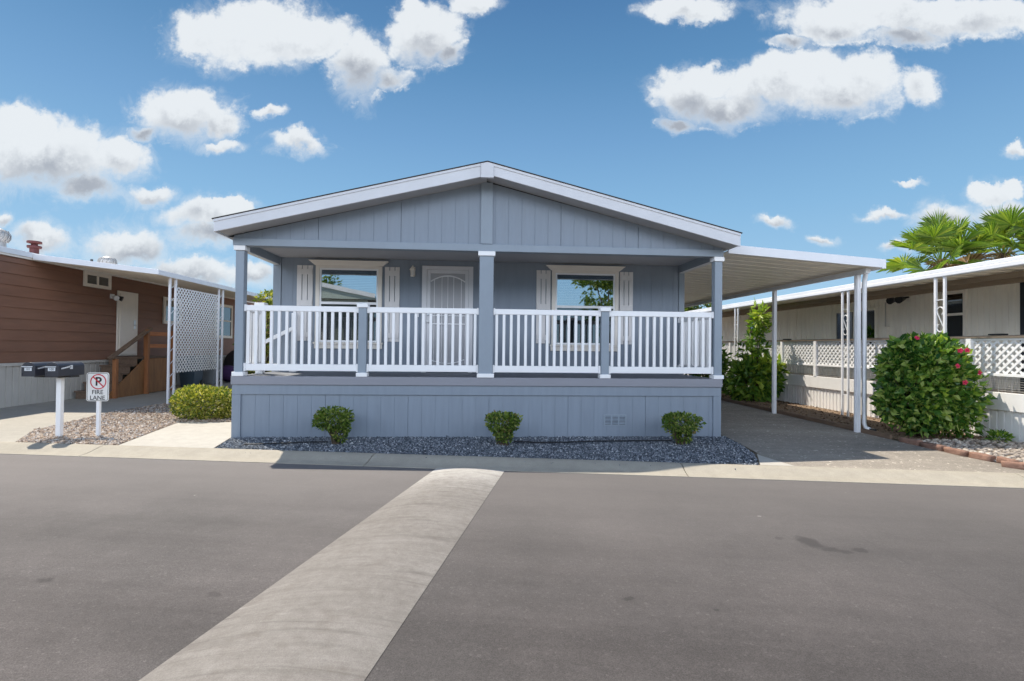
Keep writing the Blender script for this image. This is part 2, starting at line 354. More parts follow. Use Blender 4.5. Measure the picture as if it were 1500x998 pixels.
mt['tropical'] = M_island('glossy shrub leaves', [(0., (.045,.125,.02)), (.45, (.115,.24,.036)), (.8, (.24,.38,.055)), (1., (.42,.52,.10))], **LEAF)
mt['lime'] = M_island('lime new growth', [(0., (.17,.28,.03)), (.6, (.34,.45,.055)), (1., (.50,.56,.11))], **LEAF)
mt['darkleaf'] = M_island('dark shrub leaves', [(0., (.03,.085,.02)), (.6, (.085,.18,.04)), (1., (.22,.33,.08))], **LEAF)
mt['treeleaf'] = M_island('tree leaves', [(0., (.035,.075,.012)), (.5, (.085,.14,.02)), (1., (.17,.22,.035))], **LEAF)
mt['yellowleaf'] = M_island('yellow green tree leaves', [(0., (.09,.12,.02)), (.5, (.19,.21,.035)), (1., (.34,.33,.06))], **LEAF)
mt['frond'] = M_island('fan palm frond', [(0., (.11,.20,.03)), (.5, (.21,.32,.045)), (1., (.38,.44,.08))], rough=.42, spec=.4, transl=.45, bscale=25)
mt['deadfrond'] = M_island('dry palm thatch', [(0., (.16,.10,.05)), (.5, (.30,.21,.11)), (1., (.44,.33,.19))], rough=.8, spec=.2, transl=.15, bscale=25)

def M_glass(name, tint, refl):
    m, nt, p = newmat(name)
    g = nt.node('ShaderNodeBsdfGlossy'); g.inputs['Roughness'].default_value = .012; g.inputs['Color'].default_value = (.92,.97,1,1)
    t = nt.node('ShaderNodeBsdfTransparent'); t.inputs['Color'].default_value = (*tint, 1)
    v = coords(nt); nz = nt.noise(v, 1.1, 2, .5); bp = nt.node('ShaderNodeBump', i_Strength=.02, i_Distance=.05); nt.l.new(nz.outputs[0], bp.inputs['Height']); nt.l.new(bp.outputs[0], g.inputs['Normal'])
    fr = nt.node('ShaderNodeFresnel', i_IOR=1.5)
    f = nt.m('ADD', nt.m('MULTIPLY', fr.outputs[0], 1-refl), refl)
    mx = nt.node('ShaderNodeMixShader'); nt.l.new(f, mx.inputs[0]); nt.l.new(t.outputs[0], mx.inputs[1]); nt.l.new(g.outputs[0], mx.inputs[2])
    nt.l.new(mx.outputs[0], nt.n['Material Output'].inputs['Surface']); nt.n.remove(p)
    return m
mt['glass'] = M_glass('coated window glass', (.62,.70,.74), .55)
mt['darkglass'] = M_glass('dark window glass', (.25,.28,.3), .16)

# ------------------------------------------------------------------ camera
F_PX = 742.12; YAW = .0695; PITCH = .0127; ROLL = .0108
fw = Vector((math.sin(YAW)*math.cos(PITCH), math.cos(YAW)*math.cos(PITCH), math.sin(PITCH)))
ri = Vector((math.cos(YAW), -math.sin(YAW), 0)); up = ri.cross(fw)
r2 = ri*math.cos(ROLL) + up*math.sin(ROLL); u2 = -ri*math.sin(ROLL) + up*math.cos(ROLL)
cd = bpy.data.cameras.new('camera'); cam = bpy.data.objects.new('camera', cd); COL.objects.link(cam)
mw = Matrix.Identity(4)
for i in range(3): mw[i][0] = r2[i]; mw[i][1] = u2[i]; mw[i][2] = -fw[i]
mw[0][3] = 0; mw[1][3] = 0; mw[2][3] = 1.38
cam.matrix_world = mw
cd.sensor_width = 36; cd.sensor_fit = 'HORIZONTAL'; cd.lens = F_PX/1500*36; cd.clip_end = 3000; cd.clip_start = .05
sc.camera = cam

# ------------------------------------------------------------------ light + sky
SUN = Vector((-.42, .385, 1.)).normalized()
sun_el = math.asin(SUN.z); sun_az = math.atan2(SUN.x, SUN.y)
ld = bpy.data.lights.new('sun', 'SUN'); ld.energy = 3.2; ld.angle = R(.5); ld.color = (1., .915, .78)
lo = bpy.data.objects.new('sun', ld); COL.objects.link(lo); lo.rotation_euler = SUN.to_track_quat('Z', 'Y').to_euler(); lo.location = SUN*40
w = bpy.data.worlds.new('World'); sc.world = w; w.use_nodes = True
nt = NT(w.node_tree); bg = w.node_tree.nodes['Background']
sky = nt.node('ShaderNodeTexSky'); sky.sky_type = 'NISHITA'; sky.sun_disc = False; sky.sun_elevation = sun_el; sky.sun_rotation = sun_az % (2*math.pi)
sky.air_density = 1.0; sky.dust_density = .6; sky.ozone_density = 2.2
tc = nt.node('ShaderNodeTexCoord'); sx = nt.node('ShaderNodeSeparateXYZ'); nt.l.new(tc.outputs['Generated'], sx.inputs[0])
az = nt.m('ARCTAN2', sx.outputs[0], sx.outputs[1]); el = nt.m('ARCSINE', sx.outputs[2])
# the front half of the sky unrolled onto a flat sheet of directions facing the house
SF = (math.sin(YAW), math.cos(YAW), 0.); SR = (math.cos(YAW), -math.sin(YAW), 0.)
fdot = nt.vm('DOT_PRODUCT', tc.outputs['Generated'], SF).outputs['Value']; rdot = nt.vm('DOT_PRODUCT', tc.outputs['Generated'], SR).outputs['Value']
fsafe = nt.m('MAXIMUM', fdot, .05)
uv = nt.node('ShaderNodeCombineXYZ'); nt.l.new(nt.m('DIVIDE', rdot, fsafe), uv.inputs[0]); nt.l.new(nt.m('DIVIDE', sx.outputs[2], fsafe), uv.inputs[1]); UV = uv.outputs[0]
# billow: several octaves push the outlines of the cumulus about
wv = nt.vm('SCALE', nt.vm('SUBTRACT', nt.noise(UV, 7, 6, .6).outputs['Color'], (.5,.5,.5)).outputs[0]); wv.inputs['Scale'].default_value = .10
wv2 = nt.vm('SCALE', nt.vm('SUBTRACT', nt.noise(UV, 30, 5, .62).outputs['Color'], (.5,.5,.5)).outputs[0]); wv2.inputs['Scale'].default_value = .026
P = nt.vm('ADD', UV, nt.vm('ADD', wv.outputs[0], wv2.outputs[0]).outputs[0]).outputs[0]
FILL_LEVEL = 15.5
CLG = [  # each cloud: (middle height, half height in photo-scale units), then its lobes
 ((66,66), [(375,50,125,42,1),(300,50,55,30,1),(440,52,70,35,1),(520,95,46,46,.9),(570,108,36,18,.6)]),
 ((42,44), [(615,45,52,42,.95),(652,70,28,16,.8),(600,14,38,20,.8)]), ((5,20), [(690,5,38,15,.8)]),
 ((168,46), [(265,166,76,38,1),(285,145,40,24,1),(205,192,28,13,.7),(322,180,30,22,.9)]), ((217,14), [(318,217,30,9,.5)]),
 ((238,64), [(60,240,122,52,1),(20,197,62,36,1),(165,232,48,32,.9),(120,277,52,25,.8)]), ((287,18), [(215,287,36,16,.45)]),
 ((326,40), [(290,318,62,24,.7),(330,303,42,13,.6),(300,347,62,20,.7)]),
 ((366,36), [(185,366,72,32,.95),(60,364,46,22,.8)]), ((335,14), [(5,335,15,12,.5)]), ((402,24), [(280,402,92,22,.8),(370,402,42,20,.8)]),
 ((172,12), [(390,172,21,9,.5)]), ((212,14), [(430,212,46,12,.32)]),
 ((122,56), [(1000,132,46,42,1),(1040,108,40,22,1),(1150,98,46,28,1),(1190,95,46,32,1),(1265,100,46,32,1),(1225,125,92,40,1),(1060,150,80,28,1),(1120,125,90,32,1),(1340,120,30,24,.45),(985,178,26,12,.8)]),
 ((14,46), [(1300,13,150,30,1),(1400,18,110,30,1),(1220,30,60,24,1),(1330,45,72,16,.9),(1160,52,30,12,.45),(1480,8,60,26,1)]), ((6,20), [(1000,6,72,17,.7)]),
 ((322,12), [(1135,322,26,10,.7)]), ((345,9), [(1205,345,18,7,.45)]), ((303,11), [(1300,303,38,8,.6)]),
 ((296,44), [(1385,308,46,24,.9),(1455,272,42,20,.95),(1490,266,26,17,.9),(1470,312,52,28,.9)]), ((212,13), [(1494,212,17,10,.8)]), ((357,12), [(1315,357,27,10,.6)]), ((254,6), [(1335,254,20,4,.3)])]
CL = [((x-750)/742.12, (508-y)/742.12, rx/742.12, ry/742.12, k, (508-gy)/742.12, gr/742.12) for (gy, gr), lobes in CLG for x, y, rx, ry, k in lobes]
py_ = nt.node('ShaderNodeSeparateXYZ'); nt.l.new(P, py_.inputs[0]); PY_ = py_.outputs[1]
D = None; sw = None; swv = None
for cx, cy, rx, ry, k, gy, gr in CL:
    d = nt.vm('MULTIPLY', nt.vm('SUBTRACT', P, (cx, cy, 0)).outputs[0], (1/(rx*1.12), 1/(ry*1.18), 0)).outputs[0]
    ln = nt.vm('LENGTH', d).outputs['Value']
    q = nt.m('MULTIPLY', nt.m('SUBTRACT', 1., ln), .55 + .45*k)
    D = q if D is None else nt.m('MAXIMUM', D, q)
    wgt = nt.m('MAXIMUM', q, .0005)
    wy = nt.m('MULTIPLY', wgt, nt.m('MULTIPLY', nt.m('SUBTRACT', PY_, gy), 1/gr))
    sw = wgt if sw is None else nt.m('ADD', sw, wgt); swv = wy if swv is None else nt.m('ADD', swv, wy)
V = nt.m('MAXIMUM', nt.m('DIVIDE', swv, sw), -.62)
det = nt.noise(UV, 25, 10, .66); big = nt.noise(UV, 8, 5, .55)
dens = nt.m('ADD', D, nt.m('MULTIPLY', nt.m('SUBTRACT', det.outputs[0], .5), .85))
wid = nt.ramp(nt.m('ADD', nt.m('MULTIPLY', V, .5), .5), [(.1, .90), (.7, .36)])
alpha = nt.m('MULTIPLY', nt.smooth(nt.m('DIVIDE', nt.m('ADD', dens, .10), wid), 0., 1.), nt.smooth(fdot, .05, .2))
lit = nt.m('ADD', nt.m('MULTIPLY', V, 1.0), nt.m('ADD', nt.m('MULTIPLY', nt.m('SUBTRACT', big.outputs[0], .5), 1.9), nt.m('MULTIPLY', nt.m('SUBTRACT', det.outputs[0], .5), 1.7)))
thick = nt.smooth(dens, .15, .75)
veil = nt.m('MULTIPLY', nt.m('MULTIPLY', nt.smooth(nt.m('ADD', D, nt.m('MULTIPLY', nt.m('SUBTRACT', nt.noise(UV, 14, 9, .7, .8).outputs[0], .5), 1.5)), -.26, .5), .45), nt.smooth(fdot, .05, .2))
alpha = nt.m('MAXIMUM', alpha, veil)
shade = nt.m('MULTIPLY', nt.smooth(lit, .34, -.74), thick)
CLOUD_W = (3.35, 3.5, 3.62); CLOUD_G = (1.62, 1.75, 1.98)
ccol = nt.mix(shade, CLOUD_W, CLOUD_G)
grad = nt.ramp(nt.m('DIVIDE', el, 1.0, clamp=True), [(.0, (.48,.72,.92)), (.12, (.37,.63,.88)), (.25, (.265,.52,.80)), (.38, (.183,.395,.68)), (.5, (.115,.295,.55)), (.62, (.075,.215,.45)), (1., (.05,.15,.34))])
grad = nt.vm('SCALE', grad); grad.inputs['Scale'].default_value = 3.62
skyc = nt.mix(.96, sky.outputs[0], grad.outputs[0])
fin = nt.mix(nt.m('MULTIPLY', alpha, .95), skyc, ccol)
# added unseen bright cloud band behind the camera, to fill the shaded house front
fill_band = nt.m('MULTIPLY', nt.smooth(nt.m('MULTIPLY', sx.outputs[1], -1.), .0, .32), nt.m('MULTIPLY', nt.smooth(el, .15, .23), nt.smooth(el, .58, .40)))
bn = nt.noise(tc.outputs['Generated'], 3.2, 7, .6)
fill_band = nt.m('MULTIPLY', fill_band, nt.smooth(bn.outputs[0], .34, .46))
fin = nt.mix(fill_band, fin, (FILL_LEVEL*.89, FILL_LEVEL*.98, FILL_LEVEL*1.14))
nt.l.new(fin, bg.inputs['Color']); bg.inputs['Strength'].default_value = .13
sc.view_settings.view_transform = 'Standard'; sc.view_settings.look = 'None'; sc.view_settings.gamma = 1; sc.view_settings.exposure = .95
sc.view_settings.use_curve_mapping = False
sc.cycles.diffuse_bounces = 8

# ------------------------------------------------------------------ ground
KT = Vector((.9868, -.1618, 0)); KN = Vector((.1618, .9868, 0)); KP = Vector((0, 6.377, 0))
def kp(s, w, z=0.): return KP + KT*s + KN*w + Vector((0,0,z))
def sheet(name, pts, z, m, kind='structure'):
    mb = MB(); mb.add([(p[0], p[1], z) for p in pts], [tuple(range(len(pts)))])
    o = mb.build(name, m); o['kind'] = kind; return o
sheet('ground', [(-900,-900),(900,-900),(900,900),(-900,900)], -.11, mt['yard'])
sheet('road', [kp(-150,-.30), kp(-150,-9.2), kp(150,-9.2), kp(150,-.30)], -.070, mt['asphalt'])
sheet('yard', [kp(-150,-.02), kp(150,-.02), (400,400,0), (-400,400,0)], -.014, mt['yard'])
sheet('far_yard', [kp(-150,-9.0), kp(-150,-80), kp(150,-80), kp(150,-9.0)], -.014, mt['leftdrive'])
mb = MB()
prof = [(0,.006),(-.05,.004),(-.10,-.004),(-.22,-.038),(-.27,-.050),(-.39,-.064),(-.39,-.10),(0,-.10)]
joints = [-60,-45,-30,-20,-16.2,-12.5,-8.78,-5.02,-1.29,2.50,6.2,10,13.7,17.5,25,40,60]
for a, b in zip(joints[:-1], joints[1:]):
    a += .006; b -= .006; n = len(prof)
    vs = [kp(a, w_, z_) for w_, z_ in prof] + [kp(b, w_, z_) for w_, z_ in prof]
    mb.add(vs, [(i, (i+1) % n, n+(i+1) % n, n+i) for i in range(n)] + [tuple(range(n))[::-1], tuple(range(n, 2*n))])
kerb = mb.build('kerb', mt['kerb']); kerb['kind'] = 'structure'
mb = MB()
vs = [kp(-60, -8.9 - .0 + w_, z_) for w_, z_ in ((0,-.064),(-.15,-.04),(-.4,.004),(-.4,-.1),(0,-.1))] + [kp(60, -8.9 + w_, z_) for w_, z_ in ((0,-.064),(-.15,-.04),(-.4,.004),(-.4,-.1),(0,-.1))]
mb.add(vs, [(i, (i+1) % 5, 5+(i+1) % 5, 5+i) for i in range(5)])
o = mb.build('far_kerb', mt['kerb']); o['kind'] = 'structure'
# speed hump
A = Vector((-.05,6.03,0)); dirh = Vector((-.232,-.973,0)).normalized(); side = Vector((dirh.y, -dirh.x, 0))
L = 7.6; nw = 14; rows = []
us = [0,.05,.12,.22,.35] + [ .35 + (L-.7)*i/26 for i in range(1, 27)] + [L-.22, L-.1, L]
for u in us:
    hh = .055*math.sqrt(max(0., min(1., min(u, L-u)/.35)))
    half = .405 + .07*min(1, u/3.9)
    skew = side*0
    row = []
    for k in range(nw+1):
        t = -1 + 2*k/nw
        # end follows the kerb line
        off = -(side*(t*half)).dot(KN)/(dirh.dot(KN))
        e = max(0, 1-u/1.0)
        row.append(A + dirh*(u + off*e) + side*(t*half) + Vector((0,0,-.067 + hh*(1-t*t)*1.0)))
    rows.append(row)
mb = MB(); vs = [p for r_ in rows for p in r_]; n = nw+1
mb.add(vs, [(i*n+k, i*n+k+1, (i+1)*n+k+1, (i+1)*n+k) for i in range(len(rows)-1) for k in range(nw)], True)
o = mb.build('speed_hump', mt['hump']); o['kind'] = 'structure'

def kline(x): return 6.377 - .16396*x
WALK = [(-4.78,kline(-4.78)+.0),(-3.44,kline(-3.44)),(-3.60,7.80),(-3.60,9.25),(-5.15,9.25),(-5.12,9.0)]
GRAV = [(-3.42,kline(-3.42)),(-1,kline(-1)),(1,kline(1)),(3.36,kline(3.36)),(3.62,6.35),(3.80,6.95),(3.92,7.75),(-3.57,7.75)]
LBED = [(-6.27,kline(-6.27)),(-4.80,kline(-4.80)),(-5.14,9.0),(-5.17,9.27),(-3.62,9.27),(-3.62,13.2),(-6.95,13.2),(-7.12,12.3),(-7.22,10.6),(-6.84,8.4)]
LDRV = [(-9.9,kline(-9.9)),(-6.29,kline(-6.29)),(-6.86,8.4),(-7.24,10.6),(-7.14,12.3),(-6.97,13.2),(-6.97,30),(-9.9,30)]
RDRV = [(3.78,kline(3.78)),(6.40,kline(6.40)),(6.50,5.7),(6.42,6.2),(6.46,8.1),(6.52,10.5),(6.60,13.2),(6.60,26),(3.9,26),(3.94,7.75),(3.82,6.95),(3.70,6.3)]
WEDGE = [(3.38,kline(3.38)),(3.77,kline(3.77)),(3.69,6.3),(3.70,6.45)]
ROCK = [(6.42,kline(6.42)),(10.5,kline(10.5)),(9.0,7.0),(8.2,7.45),(6.54,7.35),(6.46,6.3),(6.54,5.75)]
MULCH = [(6.55,7.37),(8.25,7.47),(8.25,22),(6.62,22),(6.62,13.2),(6.54,10.5)]
sheet('walkway', WALK, .006, mt['slab'])
sheet('left_driveway', LDRV, .004, mt['leftdrive'])
sheet('right_driveway', RDRV, .004, mt['drive'])
sheet('driveway_apron', WEDGE, .008, mt['slab'])
sheet('gravel_base', GRAV, .002, mt['gravelbase'])
sheet('pebble_base', LBED, .002, mt['pebblebase'])
sheet('rock_base', ROCK, .002, mt['pebblebase'])
sheet('planting_bed', MULCH, .003, mt['mulch'])

def inside(poly, x, y):
    c = np.zeros(len(x), bool); n = len(poly); j = n-1
    for i in range(n):
        xi, yi = poly[i][:2]; xj, yj = poly[j][:2]
        c ^= ((yi > y) != (yj > y)) & (x < (xj-xi)*(y-yi)/(yj-yi+1e-12)+xi); j = i
    return c
ICO = np.array([(1,0,0),(-1,0,0),(0,1,0),(0,-1,0),(0,0,1),(0,0,-1)], float)
ICF = np.array([(0,2,4),(2,1,4),(1,3,4),(3,0,4),(2,0,5),(1,2,5),(3,1,5),(0,3,5)])
SPH = []; 
_t = bmesh.new(); bmesh.ops.create_icosphere(_t, subdivisions=1, radius=1); SPV = np.array([v.co[:] for v in _t.verts]); SPF = np.array([[v.index for v in f.verts] for f in _t.faces]); _t.free()
def stones(name, poly, n, smin, smax, m, seed, z=.004, flat=.6, sphere=False, label=None, cat=None, near=None):
    rg = np.random.default_rng(seed); P_ = np.array([p[:2] for p in poly]); lo_, hi = P_.min(0), P_.max(0)
    xs = []; ys = []
    tot = 0
    while tot < n:
        x = rg.uniform(lo_[0], hi[0], n*2); y = rg.uniform(lo_[1], hi[1], n*2); k = inside(poly, x, y)
        if near is not None: k &= rg.random(n*2) < near(x, y)
        xs.append(x[k]); ys.append(y[k]); tot += k.sum()
    x = np.concatenate(xs)[:n]; y = np.concatenate(ys)[:n]
    BV, BF = (SPV, SPF) if sphere else (ICO, ICF)
    s = smin + (smax-smin)*rg.random(n)**1.6
    V_ = BV[None]*(1 + (.12 if sphere else .35)*rg.standard_normal((n, len(BV), 1)).clip(-1.5, 1.5))
    V_ = V_*np.stack([rg.uniform(.7,1.3,n), rg.uniform(.6,1.0,n), flat*rg.uniform(.6,1.2,n)], 1)[:, None, :]
    # random tumble
    def rotm(ax, a):
        c_, s_ = np.cos(a), np.sin(a); Z0 = np.zeros(n); O = np.ones(n)
        return np.stack({'x': [O,Z0,Z0,Z0,c_,-s_,Z0,s_,c_], 'z': [c_,-s_,Z0,s_,c_,Z0,Z0,Z0,O]}[ax], 1).reshape(n,3,3)
    tilt = .25 if sphere else 1.0
    Rm = rotm('z', rg.uniform(0, 6.28, n)) @ rotm('x', rg.normal(0, tilt, n)) @ rotm('z', rg.uniform(0, 6.28, n))
    V_ = np.einsum('nij,nkj->nki', Rm, V_)*s[:, None, None]
    V_ += np.stack([x, y, z + s*flat*.45], 1)[:, None, :]
    F_ = (BF[None] + (np.arange(n)*len(BV))[:, None, None]).reshape(-1, 3)
    o = np_build(name, V_.reshape(-1, 3), F_, m, loc=(float(x.mean()), float(y.mean()), 0), smooth=sphere)
    return tag(o, label, cat, kind='stuff')
stones('blue_gravel', GRAV, 25000, .008, .018, mt['bluestone'], 1, label='blue grey crushed gravel in front of the porch skirting', cat='gravel')
SPILL = [kp(-3.2,-.02), kp(-3.2,-.30), kp(3.5,-.30), kp(3.5,-.02)]
stones('scattered_gravel', SPILL, 70, .006, .013, mt['bluestone'], 9, z=-.012, label='loose bits of gravel scattered on the kerb', cat='gravel', near=lambda x, y: np.clip(1-((kline(x)-y)/.28), .05, 1)**2)
stones('tan_pebbles', LBED, 21000, .009, .025, mt['tanstone'], 2, label='tan and grey pebbles around the mailboxes and sign', cat='gravel', near=lambda x, y: np.clip((11.5-y)/3.2, .18, 1))
stones('river_rock', ROCK, 2600, .024, .048, mt['whiterock'], 3, sphere=True, flat=.55, label='pale river rocks below the flowering hibiscus', cat='rocks')
stones('bark_chips', MULCH, 4500, .012, .035, mt['chips'], 4, flat=.25, label='brown bark chips and dirt along the right driveway', cat='bark mulch')

# ------------------------------------------------------------------ foliage
def leaves(C, N, n, rg, L, W, seed=0, fold=.25, up=.4, droop=0.):
    """C (n,3) leaf bases, N (n,3) outward directions -> folded diamond leaves"""
    d = N + rg.normal(0, .75, (n,3)); d[:, 2] += up*rg.random(n) - droop; d /= np.linalg.norm(d, axis=1, keepdims=True)
    r_ = np.cross(d, rg.normal(0, 1, (n,3))); r_ /= np.linalg.norm(r_, axis=1, keepdims=True)
    nn = np.cross(r_, d); s = .45 + 1.0*rg.random((n,1))**1.2
    l = L*s; w_ = W*s*rg.uniform(.8, 1.2, (n,1))
    b = C; t = C + d*l; m1 = C + d*l*.45 + r_*w_*.5 + nn*w_*fold; m2 = C + d*l*.45 - r_*w_*.5 + nn*w_*fold
    mid = C + d*l*.5
    V_ = np.stack([b, m1, t, m2, mid], 1).reshape(-1, 3)
    base = (np.arange(n)*5)[:, None]
    F_ = np.concatenate([base + np.array([[0,1,2]]), base + np.array([[0,2,3]])], 0)
    V_ = np.stack([b, m1, t, m2], 1).reshape(-1, 3); base = (np.arange(n)*4)[:, None]
    F_ = np.concatenate([base + np.array([[0,1,2]]), base + np.array([[0,2,3]])], 0)
    return V_, F_
def lump_shell(n, rg, c, r, lumps=16, amp=.30, depth=.35, zmin=-1., squash=1.):
    """points in the outer shell of an uneven ellipsoid; returns points and outward dirs"""
    d = rg.normal(0, 1, (n*2,3)); d /= np.linalg.norm(d, axis=1, keepdims=True); d = d[d[:, 2] > zmin][:n]
    k = rg.normal(0, 1, (lumps,3)); k /= np.linalg.norm(k, axis=1, keepdims=True); a = rg.uniform(-.6, 1., lumps)*amp
    rad = 1 + (np.exp(-(1 - d @ k.T)*9)*a).sum(1)
    if squash != 1: rad = rad*(np.abs(d)**squash).sum(1)**(-1/squash)     # boxier clipping
    t = 1 - depth*rg.random(len(d))**1.5
    p = np.array(c) + d*np.array(r)*(rad*t)[:, None]
    return p, d
def stems(parent, base, tips, r0, m, rg, name='stem'):
    mb = MB()
    for t in tips:
        b = Vector(base) + Vector((rg.normal(0, .03), rg.normal(0, .03), -.02)); t = Vector(t)
        mid = b.lerp(t, .5) + Vector((rg.normal(0, .04), rg.normal(0, .04), 0))
        mb.tube([b, mid, t], [r0, r0*.7, r0*.3], 6)
    return mb.build(name, m, parent)
def shrub(name, label, cat, base, blobs, m, L, W, seed, group=None, nstem=6, r0=.012, up=.4, droop=0.):
    """blobs: (cx, cy, cz, rx, ry, rz, n, zmin, squash)"""
    rg = np.random.default_rng(seed); t = thing(name, label, cat, base, group)
    Vs = []; Fs = []; off = 0; tips = []
    for cx, cy, cz, rx, ry, rz, n, zmin, sq in blobs:
        p, d = lump_shell(n, rg, (base[0]+cx, base[1]+cy, base[2]+cz), (rx, ry, rz), zmin=zmin, squash=sq, depth=.5)
        p[:, 2] = np.maximum(p[:, 2], base[2] + .01)
        V_, F_ = leaves(p, d, len(p), rg, L, W, up=up, droop=droop); Vs.append(V_); Fs.append(F_ + off); off += len(V_)
        for q in range(nstem): tips.append(p[rg.integers(len(p))]*.75 + np.array((base[0]+cx, base[1]+cy, base[2]+cz))*.25)
    np_build('foliage', np.concatenate(Vs), np.concatenate(Fs), m, t)
    stems(t, base, tips, r0, mt['bark'], rg)
    return t
G3 = 'clipped shrubs in the gravel bed'
shrub('clipped_shrub', 'lopsided small green clipped shrub, the left one in the blue gravel bed', 'shrub', (-1.96,7.22,.0),
      [(-.03,0,.335,.235,.21,.135,1500,-1,2.6), (.08,0,.16,.10,.11,.11,330,-1,2), (-.17,0,.40,.08,.1,.07,160,-1,2)], mt['topiary'], .044, .028, 11, G3)
shrub('clipped_shrub', 'small green clipped shrub tapering to its base below the middle porch post', 'shrub', (.385,7.10,.0),
      [(0,0,.315,.20,.20,.13,1300,-1,2.4), (.01,0,.15,.12,.12,.11,380,-1,2), (.16,0,.37,.07,.08,.07,130,-1,2), (-.13,0,.40,.07,.08,.05,110,-1,2)], mt['topiary'], .044, .028, 12, G3)
shrub('clipped_shrub', 'small green clipped shrub below the skirting vent at the right end of the gravel', 'shrub', (2.93,7.12,.0),
      [(0,0,.305,.23,.21,.13,1400,-1,2.6), (.04,0,.15,.14,.13,.11,420,-1,2), (-.12,0,.38,.09,.1,.06,160,-1,2)], mt['topiary'], .044, .028, 13, G3)
shrub('rounded_bush', 'low wide yellow-green bush in front of the white lattice screen', 'bush', (-4.98,9.75,.0),
      [(0,0,.29,.53,.42,.30,6500,-.9,2.6)], mt['euonymus'], .05, .032, 14)
hb = shrub('hibiscus_bush', 'large leafy hibiscus with pink flowers before the white skirting', 'bush', (7.27,7.75,.0),
      [(0,0,.88,.60,.50,.60,3375,-1,2.8), (-.28,-.08,.60,.44,.42,.48,2025,-1,2.4), (.27,-.1,.56,.36,.42,.46,1890,-1,2.4), (-.28,0,1.24,.32,.32,.26,756,-.8,2), (.14,0,1.30,.34,.32,.24,756,-.8,2), (.40,-.05,.98,.18,.28,.30,486,-1,2),
       (-.12,0,1.50,.14,.14,.13,108,-.8,2), (.26,0,1.50,.11,.11,.12,81,-.8,2), (-.44,0,1.44,.10,.10,.14,81,-.8,2), (.50,-.05,1.18,.09,.1,.13,67,-.8,2), (-.62,0,1.0,.11,.2,.3,148,-1,2), (-.66,0,.5,.10,.2,.25,121,-1,2)], mt['hibiscus'], .105, .068, 15, nstem=8, r0=.016, droop=.15)
fl = np.random.default_rng(5)
for fx, fy, fz in ((7.37,7.25,1.40),(7.48,7.25,1.40),(7.27,7.2,1.16),(7.78,7.35,1.06),(6.85,7.45,1.58),(7.36,7.17,.92)):
    mb = MB(); c = Vector((fx, fy, fz)); nrm = Vector((-.3+fl.normal(0,.3), -1, .2+fl.normal(0,.3))).normalized()
    a_ = nrm.orthogonal().normalized(); b_ = nrm.cross(a_)
    sz = .036
    for k in range(5):
        t0 = 2*math.pi*k/5; e = a_*math.cos(t0) + b_*math.sin(t0); g = -a_*math.sin(t0) + b_*math.cos(t0)
        pts = [c, c+e*sz*.6+g*sz*.45+nrm*.015, c+e*sz*1.1+g*sz*.28+nrm*.012, c+e*sz*1.1-g*sz*.28+nrm*.018, c+e*sz*.6-g*sz*.45+nrm*.02]
        mb.add(pts, [(0,1,2,3,4)])
    mb.tube([c, c+nrm*.06], .004, 5)
    mb.build('flower', mt['petal'], hb)
shrub('tall_shrub', 'tall loose shrub with lime new growth reaching the eave of the white home', 'shrub', (7.48,13.1,.0),
      [(.06,0,1.42,.20,.24,.18,90,-1,2), (-.06,0,1.72,.20,.18,.18,90,-1,2), (.10,0,2.0,.17,.17,.2,80,-1,2), (-.30,0,1.35,.2,.2,.2,90,-1,2)], mt['tropical'], .19, .07, 16, nstem=4, r0=.014, droop=.35)
o_ = [o for o in COL.objects if o.name == 'tall_shrub'][0]
rg = np.random.default_rng(66); p, d = lump_shell(170, rg, (7.53,13.05,2.25), (.20,.20,.34), depth=.8, amp=.4); V_, F_ = leaves(p, d, len(p), rg, .19, .07, droop=.35)
np_build('new_growth', V_, F_, mt['lime'], o_)
shrub('broad_shrub', 'broad glossy green shrub with spreading leaves beside the carport post', 'shrub', (7.55,13.3,.0),
      [(-.28,-.1,.50,.44,.42,.45,800,-1,2.3), (.26,.0,.55,.44,.42,.42,800,-1,2.3), (.02,-.05,.85,.42,.38,.24,300,-.8,2)], mt['tropical'], .20, .09, 17, nstem=8, r0=.015, droop=.35)
broad_ = [o for o in COL.objects if o.name == 'broad_shrub'][0]
rg = np.random.default_rng(67); p, d = lump_shell(300, rg, (7.62,13.2,.86), (.58,.48,.24), depth=.4, zmin=.0); V_, F_ = leaves(p, d, len(p), rg, .19, .085, droop=.3)
np_build('new_growth', V_, F_, mt['lime'], broad_)
shrub('dark_shrub', 'dark green dense shrub behind the broad one, next to the porch corner', 'shrub', (7.15,15.0,.0),
      [(-.1,0,.80,.62,.6,.80,1500,-1,2), (-.3,0,1.5,.48,.5,.5,800,-1,2)], mt['darkleaf'], .15, .08, 18, nstem=6, r0=.02)
shrub('small_plant', 'tiny green plant sprouting at the foot of the white skirting', 'plant', (7.98,7.22,.0),
      [(0,0,.07,.12,.10,.08,160,-.4,2)], mt['tropical'], .07, .03, 19, nstem=2, r0=.004)
shrub('side_shrub', 'yellow-green shrub growing beside the porch beyond the lattice screen', 'shrub', (-6.05,14.9,.0),
      [(0,0,.9,.60,.6,.9,1500,-1,2), (.25,0,1.75,.62,.5,.55,1100,-1,2), (-.3,0,1.5,.42,.4,.42,500,-1,2), (.45,0,2.35,.45,.4,.40,600,-1,2), (.05,0,2.65,.22,.22,.3,140,-1,2)], mt['euonymus'], .13, .06, 20, nstem=6, r0=.02)
